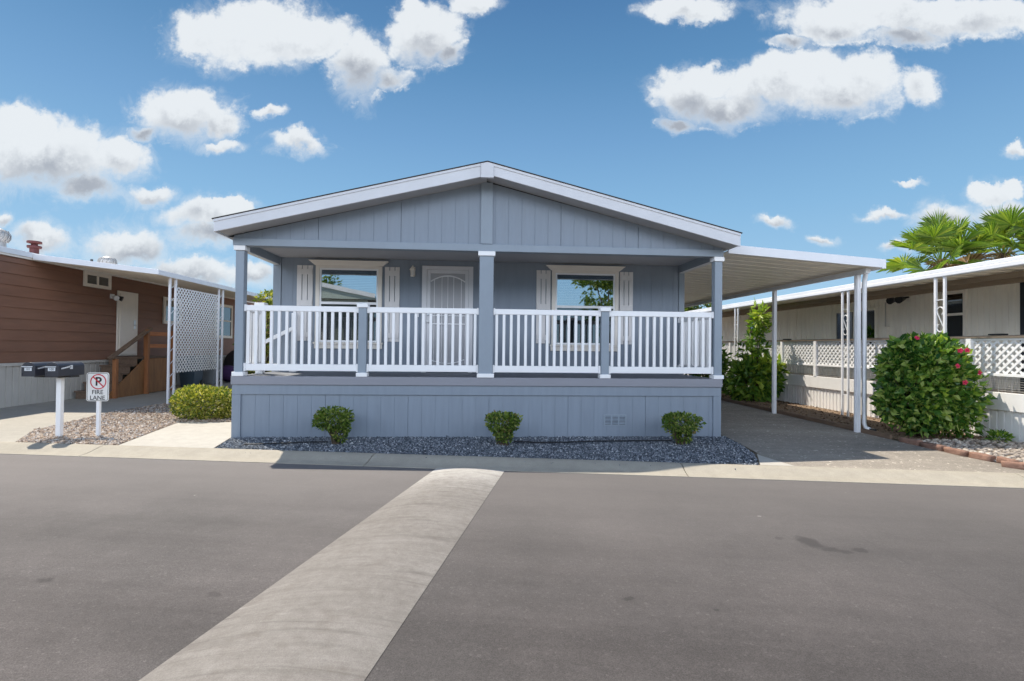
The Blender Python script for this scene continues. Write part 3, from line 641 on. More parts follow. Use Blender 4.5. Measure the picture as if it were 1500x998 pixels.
def tree(name, label, base, h, blobs, m, L, W, seed, group=None, r0=.14, cat='tree'):
    rg = np.random.default_rng(seed); t = thing(name, label, cat, base, group)
    mb = MB(); bx, by, bz = base
    mb.tube([(bx,by,bz-.1), (bx+.05,by,bz+h*.25), (bx-.03,by,bz+h*.5), (bx,by,bz+h*.75)], [r0, r0*.8, r0*.6, r0*.3], 9)
    Vs = []; Fs = []; off = 0
    for cx, cy, cz, rx, ry, rz, n in blobs:
        c = np.array((bx+cx, by+cy, bz+cz))
        k = max(6, n//60); p0, d0 = lump_shell(k, rg, c, (rx,ry,rz), depth=.75, amp=.35)
        mb.tube([(bx,by,bz+h*.4), tuple(Vector((bx,by,bz+h*.45)).lerp(Vector(c), .6)), tuple(c)], [r0*.45, r0*.3, r0*.12], 6)
        # leaf clumps
        q = rg.integers(len(p0), size=n); p = p0[q] + rg.normal(0, 1, (n,3))*np.array((rx,ry,rz))*.12; d = d0[q]
        V_, F_ = leaves(p, d, n, rg, L, W, up=.2, droop=.3); Vs.append(V_); Fs.append(F_+off); off += len(V_)
    mb.build('trunk', mt['bark'], t)
    np_build('crown', np.concatenate(Vs), np.concatenate(Fs), m, t)
    return t
tree('yellow_tree', 'yellow-green tree beyond the porch, seen past the left corner post', (-10.6,27,0), 4.0,
     [(-.6,0,2.9,1.5,1.3,1.0,2200), (.9,0,2.8,1.5,1.2,1.0,2200), (.2,0,3.4,1.2,1,.6,1300), (0,0,1.6,2.0,1.5,1.2,1800)], mt['yellowleaf'], .17, .09, 31)
tree('leafy_tree', 'green tree seen under the far end of the carport roof', (11.6,27,0), 4.2,
     [(-.8,0,2.9,1.6,1.3,1.1,2600), (1.1,0,2.7,1.5,1.2,1.1,2600), (0,0,3.6,1.3,1,.7,1500), (0,0,1.4,2.2,1.6,1.2,1800)], mt['treeleaf'], .18, .10, 32)

# fan palms
def palm(label, base, h, seed, nf=20, rl=1.25, lean=0.):
    rg = np.random.default_rng(seed); t = thing('fan_palm', label, 'palm tree', base, 'fan palms behind the white home')
    bx, by, bz = base; top = Vector((bx+lean, by, bz+h))
    mb = MB(); mb.tube([(bx,by,bz-.1),(bx+lean*.3,by,bz+h*.4),(bx+lean*.8,by,bz+h*.85),tuple(top)], [.22,.18,.17,.14], 12); mb.build('trunk', mt['bark'], t)
    # dry thatch below the crown
    n = 260; a = rg.uniform(0, 6.28, n); p = np.stack([top.x + .13*np.cos(a), top.y + .13*np.sin(a), top.z - rg.uniform(0,.9,n)+.15], 1)
    d = np.stack([np.cos(a)*.5, np.sin(a)*.5, -np.ones(n)], 1)
    V_, F_ = leaves(p, d, n, rg, .42, .05, up=0); np_build('dead_fronds', V_, F_, mt['deadfrond'], t)
    for i in range(nf):
        az_ = 2.4*i + rg.normal(0, .25); elv = R(88 - 100*(i/nf)) + rg.normal(0, .08)
        dv = Vector((math.cos(az_)*math.cos(elv), math.sin(az_)*math.cos(elv), math.sin(elv)))
        pl = rl*rg.uniform(.55, .95)
        sag = -.10 if elv > 0 else -.2
        hub = top + dv*pl + Vector((0,0,sag))
        mb = MB(); mb.tube([top - Vector((0,0,.1)), top + dv*pl*.5 + Vector((0,0,.05)), hub], [.018,.013,.009], 5)
        ax = (hub - top - dv*pl*.4).normalized(); 
        sd = ax.cross(Vector((0,0,1)));
        if sd.length < .2: sd = ax.cross(Vector((math.sin(az_),-math.cos(az_),0)))
        sd.normalize(); nn = sd.cross(ax).normalized()
        twist = rg.normal(0, .5); sd, nn = sd*math.cos(twist)+nn*math.sin(twist), nn*math.cos(twist)-sd*math.sin(twist)
        ns = 38; span = R(rg.uniform(115, 150)) if elv < 1.2 else R(70)
        Lf = rg.uniform(.75, 1.0)
        prev = None
        for k in range(ns):
            th = -span + 2*span*k/(ns-1)
            e = ax*math.cos(th) + sd*math.sin(th) + nn*(.28*abs(math.sin(th)))
            e.normalize(); g = nn.cross(e).normalized()
            l_ = Lf*(1 - .28*(abs(th)/span)**2)*rg.uniform(.9, 1.05)
            w0 = .62*l_*2*span/ns*.42; z_ = .012*(-1)**k
            m1 = hub + e*l_*.58 + nn*z_; tip = hub + e*l_ + Vector((0,0,-.13*l_*rg.uniform(.2,1.9)))
            mb.add([hub, m1 + g*w0, tip, m1 - g*w0], [(0,1,2),(0,2,3)])
        mb.build('frond', mt['deadfrond'] if i in (nf-2, nf-5) else mt['frond'], t)
    return t
palm('fan palm with dry thatch, the fuller one behind the white home roof', (16.75,17.2,0), 4.62, 41, nf=26, rl=1.35)
palm('fan palm at the right edge, rising beyond the white home roof', (18.95,17.0,0), 4.95, 42, nf=24, rl=1.35)

# ------------------------------------------------------------------ generic wall of vertical planks
def planks(mb, o, u, nrm, u0, u1, z0, ztop, pitch, gap=.008, depth=.007, thick=.03, seam=0):
    """vertical boards in the plane through o along u, facing nrm; ztop may be a function of u"""
    o = Vector(o); u = Vector(u); nrm = Vector(nrm); zt = ztop if callable(ztop) else (lambda t: ztop)
    def P_(a, z, d): return o + u*a + nrm*d + Vector((0,0,z))
    a = u0
    while a < u1 - 1e-4:
        cnt = round((a-u0)/pitch)+1; sm_ = seam and cnt % seam == 0
        b = min(a + pitch, u1); e = b - gap*(1.25 if sm_ else 1) if b < u1 else b; dp = depth*(2.6 if sm_ else 1)
        mb.hexa([P_(a,z0,0), P_(e,z0,0), P_(e,z0,-thick), P_(a,z0,-thick), P_(a,zt(a),0), P_(e,zt(e),0), P_(e,zt(e),-thick), P_(a,zt(a),-thick)])
        if e < b: mb.hexa([P_(e,z0,-dp), P_(b,z0,-dp), P_(b,z0,-thick), P_(e,z0,-thick), P_(e,zt(e),-dp), P_(b,zt(b),-dp), P_(b,zt(b),-thick), P_(e,zt(e),-thick)])
        a = b
def lattice(mb, o, u, nrm, u0, u1, z0, z1, pitch, w_, t=.006):
    """two crossing layers of diagonal slats clipped to a rectangle"""
    o = Vector(o); u = Vector(u); nrm = Vector(nrm)
    for sgn, dn in ((1, 0), (-1, t)):
        c = (u0 - (z1-z0)) if sgn > 0 else u0
        hw = w_/2*math.sqrt(2)
        lo_ = u0 - (z1-z0) - pitch; k = lo_
        while k < u1 + (z1-z0) + pitch:
            # centre line: a = k + sgn*(z-z0) ; horizontal half width hw
            def clip(poly):
                for ax, val, keep in ((0,u0,1),(0,u1,-1),(1,z0,1),(1,z1,-1)):
                    out = []
                    for i in range(len(poly)):
                        p, q = poly[i], poly[(i+1) % len(poly)]
                        pi, qi = keep*(p[ax]-val) >= 0, keep*(q[ax]-val) >= 0
                        if pi: out.append(p)
                        if pi != qi:
                            s_ = (val-p[ax])/(q[ax]-p[ax]); out.append((p[0]+s_*(q[0]-p[0]), p[1]+s_*(q[1]-p[1])))
                    poly = out
                    if not poly: return []
                return poly
            H = z1 - z0
            poly = clip([(k-hw, z0), (k+hw, z0), (k+sgn*H+hw, z1), (k+sgn*H-hw, z1)])
            if len(poly) > 2:
                mb.prism([o + u*a + nrm*dn + Vector((0,0,z)) for a, z in poly], nrm*t)
            k += pitch

# ------------------------------------------------------------------ the blue-grey home
HX0, HX1, HY, WY, HB = -3.59, 3.85, 7.73, 9.22, 24.
DZ = .905
home = thing('mobile_home', 'blue-grey mobile home with gabled front porch and white railing', 'mobile home', (.13,7.73,0))
home_z = lambda x: 3.90 - .2455*abs(x-.126)
# body walls
mb = MB(); planks(mb, (0,WY,0), (1,0,0), (0,-1,0), HX0+.13, HX1-.10, DZ-.02, 2.95, .203, .006, .004, .03, 6)
mb.build('porch_wall', mt['siding'], home)
mb = MB(); mb.box(HX0,HX1,WY+.03,HB,0,2.94)
mb.build('body', mt['siding'], home)
for xa, xb in ((HX0-.01,HX0+.125),(HX1-.095,HX1+.012)):
    mb = MB(); mb.box(xa,xb,WY-.015,WY+.10,DZ-.02,2.95); mb.build('corner_trim', mt['housetrim'], home, bevel=.004)
# gable
mb = MB(); planks(mb, (0,HY,0), (1,0,0), (0,-1,0), HX0, HX1, 2.939, lambda x: max(home_z(x)-.005, 2.95), .203, .008, .005, .05, 6)
mb.build('gable', mt['siding'], home)
mb = MB(); mb.box(.042,.222,HY-.03,HY-.001,2.945,3.885); mb.build('gable_trim', mt['housetrim'], home, bevel=.003)
mb = MB(); mb.box(HX0-.004,HX1+.004,HY-.035,HY+.12,2.832,2.938); mb.build('front_beam', mt['housetrim'], home, bevel=.004)
for x0, x1 in ((HX0,HX0+.10),(HX1-.10,HX1)):
    mb = MB(); mb.box(x0,x1,HY+.122,WY-.017,2.80,2.938); mb.build('side_beam', mt['housetrim'], home, bevel=.004)
    mb = MB(); mb.box(x0+.01,x1-.01,HY+.13,WY-.02,2.788,2.799); mb.build('beam_strip', mt['white'], home)
mb = MB(); mb.box(HX0+.102,HX1-.102,HY+.122,WY-.001,2.925,2.945); mb.build('porch_ceiling', mt['soffit'], home)
# roof
RX0, RX1, RY0 = -3.70, 3.95, 7.36
rz = lambda x: 4.085 - .2465*abs(x-.126)
mb = MB()
for xa, xb in ((RX0-.02,.126),(.126,RX1+.02)):
    mb.hexa([(xa,RY0-.02,rz(xa)-.012),(xb,RY0-.02,rz(xb)-.012),(xb,HB+.3,rz(xb)-.012),(xa,HB+.3,rz(xa)-.012),
             (xa,RY0-.02,rz(xa)+.001),(xb,RY0-.02,rz(xb)+.001),(xb,HB+.3,rz(xb)+.001),(xa,HB+.3,rz(xa)+.001)])
roof = mb.build('roof', mt['shingle'], home)
mb = MB()
for xa, xb in ((RX0,.03),(.222,RX1)):
    lo0, hi0 = (.19, .014)
    mb.hexa([(xa,RY0,rz(xa)-lo0),(xb,RY0,rz(xb)-lo0-.02),(xb,RY0+.03,rz(xb)-lo0-.02),(xa,RY0+.03,rz(xa)-lo0),
             (xa,RY0,rz(xa)-hi0),(xb,RY0,rz(xb)-hi0),(xb,RY0+.03,rz(xb)-hi0),(xa,RY0+.03,rz(xa)-hi0)])
mb.build('rake_fascia', mt['fascia'], home, bevel=.003)
mb = MB()
for xa, xb in ((RX0,.028),(.224,RX1)):   # thin drip strip on top of the fascia
    mb.hexa([(xa-.004,RY0-.012,rz(xa)-.05),(xb,RY0-.012,rz(xb)-.05),(xb,RY0-.002,rz(xb)-.05),(xa-.004,RY0-.002,rz(xa)-.05),
             (xa-.004,RY0-.012,rz(xa)-.016),(xb,RY0-.012,rz(xb)-.016),(xb,RY0-.002,rz(xb)-.016),(xa-.004,RY0-.002,rz(xa)-.016)])
mb.build('drip_strip', mt['fascia'], home)
mb = MB(); mb.prism([(.032,RY0-.014,3.842),(.220,RY0-.014,3.842),(.220,RY0-.014,rz(.22)-.016),(.126,RY0-.014,rz(.126)-.016),(.032,RY0-.014,rz(.032)-.016)], (0,.045,0)); mb.build('ridge_plate', mt['fascia'], home, bevel=.003)
# soffits under the gable overhang and the long eaves
mb = MB()
for xa, xb in ((RX0+.002,.126),(.126,RX1-.002)):
    mb.hexa([(xa,RY0+.032,rz(xa)-.175),(xb,RY0+.032,rz(xb)-.195),(xb,HY-.002,rz(xb)-.195),(xa,HY-.002,rz(xa)-.175),
             (xa,RY0+.032,rz(xa)-.155),(xb,RY0+.032,rz(xb)-.175),(xb,HY-.002,rz(xb)-.175),(xa,HY-.002,rz(xa)-.155)])
mb.build('gable_soffit', mt['soffit'], home)
for xa, xb in ((RX0,RX0+.025),(RX1-.025,RX1)):
    mb = MB(); mb.box(xa,xb,RY0+.032,HB+.2,rz(RX0)-.19,rz(RX0)-.016); mb.build('eave_fascia', mt['fascia'], home)
for xa, xb in ((RX0+.026,HX0+.002),(HX1-.002,RX1-.026)):
    mb = MB(); mb.box(xa,xb,HY,HB,2.94,2.955); mb.build('eave_soffit', mt['soffit'], home)
# deck and skirting
mb = MB(); y = HY+.04
while y < WY-.06:
    mb.box(HX0+.02,HX1-.02,y,y+.135,DZ-.03,DZ); y += .142
mb.build('deck_floor', mt['deckboard'], home)
mb = MB(); mb.box(HX0,HX1,HY-.035,HY+.035,.785,DZ+.004); mb.box(HX0,HX0+.04,HY+.036,WY,.785,DZ-.031); mb.box(HX1-.04,HX1,HY+.036,WY,.785,DZ-.031)
mb.build('deck_rim', mt['rim'], home, bevel=.005)
mb = MB(); mb.box(HX0+.01,HX1-.01,HY-.012,HY+.03,.640,.783); mb.box(HX0+.01,HX0+.135,HY-.012,HY+.03,-.03,.638); mb.box(HX1-.135,HX1-.01,HY-.012,HY+.03,-.03,.638)
mb.build('skirting_trim', mt['siding'], home, bevel=.003)
mb = MB(); planks(mb, (0,HY+.012,0), (1,0,0), (0,-1,0), HX0+.137, HX1-.137, -.03, .639, .203, .006, .004, .025, 6)
skirt = mb.build('skirting', mt['siding'], home)
for xs, ys in ((HX0+.012,1),(HX1-.012,-1)):
    mb = MB(); planks(mb, (xs,0,0), (0,1,0), (-ys,0,0), HY+.032, WY+.03, -.03, .783, .203, .007, .006, .02); mb.build('side_skirting', mt['siding'], home)
# skirting vent with three louvred openings
mb = MB(); x0, x1, z0, z1 = 1.975, 2.335, .178, .345; yv = HY+.004
mb.box(x0,x1,yv,yv+.008,z0,z0+.018); mb.box(x0,x1,yv,yv+.008,z1-.018,z1)
for k in range(4): xx = x0 + (x1-x0-.022)*k/3; mb.box(xx,xx+.022,yv,yv+.008,z0+.018,z1-.018)
for k in range(3):
    xa = x0 + .022 + (x1-x0-.022)*k/3; xb = xa + (x1-x0-.022)/3 - .022
    for j in range(6): zz = z0+.026 + j*.021; mb.hexa([(xa,yv,zz),(xb,yv,zz),(xb,yv+.007,zz+.009),(xa,yv+.007,zz+.009),(xa,yv,zz+.004),(xb,yv,zz+.004),(xb,yv+.007,zz+.013),(xa,yv+.007,zz+.013)])
vent = mb.build('skirting_vent', mt['housetrim'], home)
mb = MB(); mb.box(x0+.012,x1-.012,yv+.0072,yv+.0078,z0+.012,z1-.012); mb.build('dark_opening', mt['interior'], vent)
# posts
def post(x0, x1, y0, y1, z0, z1, cap=True, capz=.07, name='porch_post'):
    mb = MB(); mb.box(x0,x1,y0,y1,z0,z1); p = mb.build(name, mt['housetrim'], home, bevel=.006)
    e = .022
    mb = MB(); mb.box(x0-e,x1+e,y0-e,y1+e,z0+.002,z0+.062); mb.build('base_trim', mt['white'], p, bevel=.004)
    if capz:
        mb = MB(); mb.box(x0-e,x1+e,y0-e,y1+e,z1-capz+.001,z1+.002 if cap else z1-.001)
        if cap: mb.hexa([(x0-e,y0-e,z1+.002),(x1+e,y0-e,z1+.002),(x1+e,y1+e,z1+.002),(x0-e,y1+e,z1+.002),((x0+x1)/2-.02,(y0+y1)/2-.02,z1+.022),((x0+x1)/2+.02,(y0+y1)/2-.02,z1+.022),((x0+x1)/2+.02,(y0+y1)/2+.02,z1+.022),((x0+x1)/2-.02,(y0+y1)/2+.02,z1+.022)])
        mb.build('cap', mt['white'], p, bevel=.004)
    return p
PB, PT = DZ+.004, 2.831
post(-3.555,-3.435,HY-.02,HY+.10,PB,PT,False); post(.030,.245,HY-.03,HY+.10,PB,PT,False); post(3.725,3.845,HY-.02,HY+.10,PB,PT,False)
RP = [(-1.768,-1.650),(1.922,2.044)]
for a, b in RP: post(a,b,HY-.02,HY+.09,PB,2.005,True,.06,'rail_post')
def railing(ax, a, b, c, z0=.990, z1=1.090, z2=1.876, z3=1.958, n=None):
    """ax 'x': runs along x from a to b at y=c ; 'y': runs along y at x=c"""
    def bx(mb, u0, u1, w_, z0, z1):
        if ax == 'x': mb.box(u0,u1,c-w_,c+w_,z0,z1)
        else: mb.box(c-w_,c+w_,u0,u1,z0,z1)
    e = .03; mb = MB(); bx(mb,a+e,b-e,.028,z2,z3)
    for u0, u1 in ((a+.001,a+e),(b-e,b-.001)): bx(mb,u0,u1,.036,z2-.01,z3+.01)
    rl = mb.build('railing', mt['white'], home, bevel=.005)
    mb = MB(); bx(mb,a+e,b-e,.022,z0,z1)
    for u0, u1 in ((a+.001,a+e),(b-e,b-.001)): bx(mb,u0,u1,.032,z0-.01,z1+.01)
    mb.build('bottom_rail', mt['white'], rl, bevel=.005)
    n = n or round((b-a)/.1135) ; st = (b-a)/n
    for k in range(n):
        u = a + st*(k+.5); mb = MB(); bx(mb,u-.0205,u+.0205,.0195,z1+.001,z2-.001); mb.build('baluster', mt['white'], rl, bevel=.003)
YR = HY+.035
railing('x',-3.433,-1.770,YR); railing('x',-1.648,.028,YR); railing('x',.247,1.920,YR); railing('x',2.046,3.723,YR)
railing('y',HY+.102,WY-.019,3.79,n=12)
railing('y',HY+.102,8.42,-3.50,n=5)
mb = MB(); mb.box(-3.55,-3.44,8.422,8.53,PB-.003,1.99); p = mb.build('rail_post', mt['white'], home, bevel=.005)
mb = MB(); mb.box(-3.575,-3.415,8.40,8.552,1.991,2.05); mb.build('cap', mt['white'], p, bevel=.006)
mb = MB(); mb.box(-3.22,-3.14,9.05,9.13,PB-.003,1.93); mb.box(-3.24,-3.12,9.03,9.15,PB,PB+.06); mb.build('newel', mt['white'], home, bevel=.005)
mb = MB(); mb.beam((-3.16,9.06,1.68),(-4.12,9.04,1.18),.045,.06); mb.beam((-4.08,9.04,0),(-4.08,9.04,1.18),.06,.06); mb.build('stair_handrail', mt['white'], home)
mb = MB()
for k in range(3): mb.box(-3.62-.085*(k+1),-3.62-.085*k,8.60,9.19,0,.905-.18*(k+1))
mb.build('side_steps', mt['rim'], home)
# windows
def window(x0, x1, zt, zb, zs, label=None):
    """outer frame x0..x1, head zt, sill top zb; meeting rail at zs"""
    y = WY-.001; fw_ = .066
    mb = MB(); mb.box(x0,x0+fw_,y-.035,y,zb,zt); mb.box(x1-fw_,x1,y-.035,y,zb,zt); mb.box(x0+fw_,x1-fw_,y-.035,y,zt-.045,zt)
    # crown: flared moulding
    for k, (e, za, zb_) in enumerate(((.015,zt+.001,zt+.028),(.05,zt+.029,zt+.058),(.085,zt+.059,zt+.084))):
        mb.hexa([(x0-e,y-.04-e*.5,za),(x1+e,y-.04-e*.5,za),(x1+e,y,za),(x0-e,y,za),(x0-e-.03,y-.055-e*.5,zb_),(x1+e+.03,y-.055-e*.5,zb_),(x1+e+.03,y,zb_),(x0-e-.03,y,zb_)])
    # sill apron
    mb.box(x0-.025,x1+.025,y-.055,y,zb-.034,zb-.001); mb.box(x0-.012,x1+.012,y-.03,y,zb-.115,zb-.035)
    wn = mb.build('window', mt['cream'], home, bevel=.003)
    gx0, gx1 = x0+fw_+.002, x1-fw_-.002
    mb = MB(); f2 = .030
    mb.box(gx0,gx0+f2,y-.024,y-.002,zb+.002,zt-.047); mb.box(gx1-f2,gx1,y-.024,y-.002,zb+.002,zt-.047)
    mb.box(gx0+f2,gx1-f2,y-.024,y-.002,zt-.047-f2,zt-.047); mb.box(gx0+f2,gx1-f2,y-.024,y-.002,zb+.002,zb+.034)
    mb.box(gx0+f2,gx1-f2,y-.028,y-.002,zs-.022,zs+.022)
    mb.build('sash', mt['white'], wn, bevel=.002)
    mb = MB(); mb.box(gx0+f2,gx1-f2,y-.012,y-.008,zs+.022,zt-.047-f2); mb.build('pane', mt['glass'], wn)
    mb = MB(); mb.box(gx0+f2,gx1-f2,y-.012,y-.008,zb+.034,zs-.022); mb.build('pane', mt['darkglass'], wn)
    mb = MB(); z = zt-.085
    while z > zb+.05:
        mb.hexa([(gx0+f2,y-.006,z),(gx1-f2,y-.006,z),(gx1-f2,y-.0025,z+.010),(gx0+f2,y-.0025,z+.010),(gx0+f2,y-.006,z+.002),(gx1-f2,y-.006,z+.002),(gx1-f2,y-.0025,z+.012),(gx0+f2,y-.0025,z+.012)]); z -= .03
    mb.build('blind', mt['blind'], wn)
    mb = MB(); mb.box(gx0+.004,gx1-.004,y-.0022,y-.0008,zb+.03,zt-.06); mb.build('dark_room', mt['interior'], wn)
    return wn
window(-2.862,-1.702,2.795,1.432,2.128); window(1.362,2.606,2.795,1.432,2.128)
def shutter(x0, x1, zt=2.79, zb=1.45):
    y = WY-.001; mb = MB(); w_ = (x1-x0-.024)/3
    for k in range(3): xa = x0 + k*(w_+.012); mb.box(xa,xa+w_,y-.020,y,zb,zt)
    for za, zc in ((zt-.16,zt-.065),(zs_m-.05,zs_m+.05),(zb+.065,zb+.155)): mb.box(x0+.006,x1-.006,y-.036,y-.021,za,zc)
    mb.build('shutter', mt['shutter'], home, bevel=.003)
zs_m = 2.12
shutter(-3.187,-2.915); shutter(-1.655,-1.392); shutter(1.079,1.338); shutter(2.628,2.878)
# front door
y = WY-.001
mb = MB(); mb.box(-.992,-.905,y-.04,y,DZ,2.825); mb.box(-.155,-.076,y-.04,y,DZ,2.825); mb.box(-.904,-.156,y-.04,y,2.757,2.825)
door = mb.build('door', mt['door'], home, bevel=.004)
dx0, dx1, dz0, dz1 = -.902, -.158, DZ+.012, 2.754
mb = MB(); f2 = .062
mb.box(dx0,dx0+f2,y-.034,y-.008,dz0,dz1); mb.box(dx1-f2,dx1,y-.034,y-.008,dz0,dz1); mb.box(dx0+f2,dx1-f2,y-.034,y-.008,dz1-f2,dz1); mb.box(dx0+f2,dx1-f2,y-.034,y-.008,dz0,dz0+.10)
mb.build('screen_door_frame', mt['door'], door, bevel=.004)
mb = MB(); mb.box(dx0+f2,dx1-f2,y-.016,y-.010,dz0+.10,dz1-f2); mb.build('screen_mesh', mt['screen'], door)
mb = MB(); cx = (dx0+dx1)/2; hw = (dx1-dx0)/2-f2
arc = [(cx + hw*t, y-.024, 2.545 + .105*(1-t*t)) for t in [i/10-1 for i in range(21)]]
mb.tube(arc, .013, 6)
for t in (-.78,-.34,0,.34,.78): x = cx+hw*t; mb.tube([(x,y-.022,1.09-.06*(1-t*t)+.02),(x,y-.022,2.545+.105*(1-t*t))], .0065, 6)
mb.tube([(dx0+f2,y-.022,1.78),(dx1-f2,y-.022,1.78)], .011, 6); mb.tube([(dx0+f2,y-.022,1.93),(dx1-f2,y-.022,1.93)], .009, 6)
mb.tube([(cx + hw*t, y-.024, 1.14 - .07*(1-t*t)) for t in [i/10-1 for i in range(21)]], .010, 6)
mb.build('screen_bars', mt['white'], door)
def yd(mb, c, r, d, n=16):
    vs = [(c[0]+r*math.cos(2*math.pi*k/n), c[1], c[2]+r*math.sin(2*math.pi*k/n)) for k in range(n)]
    mb.prism(vs, (0,-d,0))
mb = MB(); yd(mb,(-.876,y-.0345,1.955),.030,.022); yd(mb,(-.876,y-.0345,1.825),.028,.012); mb.lathe((0,0,0),[(.001,0)],3) if False else None
yd(mb,(-.876,y-.0466,1.825),.012,.03); yd(mb,(-.876,y-.0767,1.825),.026,.03)
mb.build('handle', mt['metal'], door, bevel=.003)
mb = MB(); mb.box(-1.085,-1.045,y-.02,y,1.90,1.985); mb.build('doorbell', mt['white'], home, bevel=.004)
# lantern by the door
mb = MB(); lx, ly = -1.155, WY-.09
mb.box(lx-.035,lx+.035,WY-.018,WY-.001,2.63,2.80); mb.beam((lx,WY-.015,2.775),(lx,ly,2.80),.014,.014)
lamp = mb.build('wall_lamp', mt['cream'], home, bevel=.003)
mb = MB(); mb.lathe((lx,ly,2.615),[(.030,0),(.040,.012),(.040,.02),(.034,.022)],8); mb.lathe((lx,ly,2.735),[(.058,0),(.05,.022),(.022,.055),(.012,.075),(.002,.083)],8)
for k in range(4): a = math.pi/4+k*math.pi/2; mb.beam((lx+.036*math.cos(a),ly+.036*math.sin(a),2.63),(lx+.047*math.cos(a),ly+.047*math.sin(a),2.737),.008,.008)
mb.build('lamp_cage', mt['cream'], lamp)
mb = MB(); mb.lathe((lx,ly,2.637),[(.030,0),(.040,.097)],8); mb.build('lamp_glass', mt['lampglass'], lamp)
mb = MB(); mb.box(3.735,3.785,WY-.03,WY-.016,1.86,1.945); mb.box(3.735,3.785,WY-.03,WY-.016,.99,1.07); mb.build('outlet_cover', mt['white'], home)

# ------------------------------------------------------------------ carport
cp = thing('carport', 'white aluminium carport joined to the right side of the blue-grey home', 'carport', (5.2,8.1,0))
CX0, CX1, CY0, CY1 = 3.97, 6.49, 7.77, 19.5
zc = lambda x: 2.905 - .069*(x-CX0)      # underside
mb = MB(); y = CY0+.03
while y < CY1:      # interlocking pans running across
    e = min(y+.30, CY1)
    mb.hexa([(CX0,y,zc(CX0)+.03),(CX1,y,zc(CX1)+.03),(CX1,e-.05,zc(CX1)+.03),(CX0,e-.05,zc(CX0)+.03),(CX0,y,zc(CX0)+.045),(CX1,y,zc(CX1)+.045),(CX1,e-.05,zc(CX1)+.045),(CX0,e-.05,zc(CX0)+.045)])
    mb.hexa([(CX0,e-.05,zc(CX0)+.022),(CX1,e-.05,zc(CX1)+.022),(CX1,e,zc(CX1)+.022),(CX0,e,zc(CX0)+.022),(CX0,e-.05,zc(CX0)+.045),(CX1,e-.05,zc(CX1)+.045),(CX1,e,zc(CX1)+.045),(CX0,e,zc(CX0)+.045)])
    y = e
mb.build('roof_pan', mt['pan'], cp)
mb = MB(); mb.hexa([(CX0,CY0-.01,zc(CX0)),(CX1+.05,CY0-.01,zc(CX1)),(CX1+.05,CY0+.028,zc(CX1)),(CX0,CY0+.028,zc(CX0)),(CX0,CY0-.01,zc(CX0)+.14),(CX1+.05,CY0-.01,zc(CX1)+.14),(CX1+.05,CY0+.028,zc(CX1)+.14),(CX0,CY0+.028,zc(CX0)+.14)])
mb.build('front_fascia', mt['aluminium'], cp, bevel=.004)
mb = MB(); mb.box(CX1+.005,CX1+.05,CY0+.03,CY1,zc(CX1)-.005,zc(CX1)+.14); mb.box(CX1+.05,CX1+.12,CY0-.01,CY1,zc(CX1)-.012,zc(CX1)+.008); mb.box(CX1+.11,CX1+.12,CY0-.01,CY1,zc(CX1)+.008,zc(CX1)+.135); mb.box(CX1+.05,CX1+.11,CY0-.01,CY0,zc(CX1)+.008,zc(CX1)+.135)
mb.build('gutter', mt['aluminium'], cp)
mb = MB(); mb.box(CX1-.10,CX1-.02,CY0+.15,CY1,zc(CX1)-.068,zc(CX1)+.010); mb.build('outer_beam', mt['aluminium'], cp, bevel=.004)
for yy in (8.15,10.55,13.2,16.4,19.2):
    x = CX1-.06; mb = MB(); zt = zc(CX1)-.069
    mb.box(x-.035,x+.035,yy-.035,yy+.035,-.02,zt)
    for a in (-1,1): mb.box(x+a*.022-.008,x+a*.022+.008,yy-.041,yy-.036,0,zt); mb.box(x+a*.036-.001 if a > 0 else x-.041,x+.041 if a > 0 else x-.035,yy-.012,yy+.012,0,zt)
    mb.build('post', mt['aluminium'], cp, bevel=.004)
mb = MB(); x = CX1+.045; yy = 8.13
mb.tube([(x+.03,yy,zc(CX1)-.012),(x+.01,yy,zc(CX1)-.14),(x,yy,zc(CX1)-.25),(x,yy,.16),(x+.01,yy-.02,.09),(x+.05,yy-.10,.05)], .036, 4)
mb.build('downspout', mt['aluminium'], cp)
mb = MB(); mb.box(x+.015,x+.09,yy-.16,yy-.095,.012,.085); mb.build('downspout_end', mt['darkmetal'], cp)

# ------------------------------------------------------------------ brown home on the left
bh = thing('mobile_home', 'brown lap-sided mobile home with pale skirting on the left', 'mobile home', (-11.8,18,0))
BX, BY0, BY1 = -9.8, 7.9, 27.
mb = MB(); z = .93
while z < 3.15:
    e = min(z+.235, 3.17)
    mb.prism([(BX+.022,BY0,z),(BX+.022,BY0,z+.012),(BX+.004,BY0,e),(BX-.02,BY0,e),(BX-.02,BY0,z)], (0,BY1-BY0,0)); z += .235
mb.box(BX-4.2,BX-.021,BY0+.02,BY1,.9,3.17)
mb.build('wall', mt['brown'], bh)
mb = MB(); planks(mb, (BX,0,0), (0,1,0), (1,0,0), BY0, BY1, -.02, .87, .155, .034, .018, .03); mb.box(BX-4.1,BX-.031,BY0+.03,BY1,-.02,.89); mb.build('skirting', mt['tanskirt'], bh)
mb = MB(); mb.box(BX-.02,BX+.035,BY0,BY1,.862,.926); mb.build('skirting_cap', mt['tanskirt'], bh)
mb = MB(); mb.box(BX-.01,BX+.05,BY0,BY1,3.172,3.215); mb.build('eave_trim', mt['cream'], bh)
mb = MB(); mb.prism([(BX+.07,BY0-.05,3.216),(BX+.07,BY0-.05,3.33),(BX-2.1,BY0-.05,3.62),(BX-4.3,BY0-.05,3.33),(BX-4.3,BY0-.05,3.216)], (0,BY1-BY0+.1,0))
broof = mb.build('roof', mt['aluminium'], bh, bevel=.006)
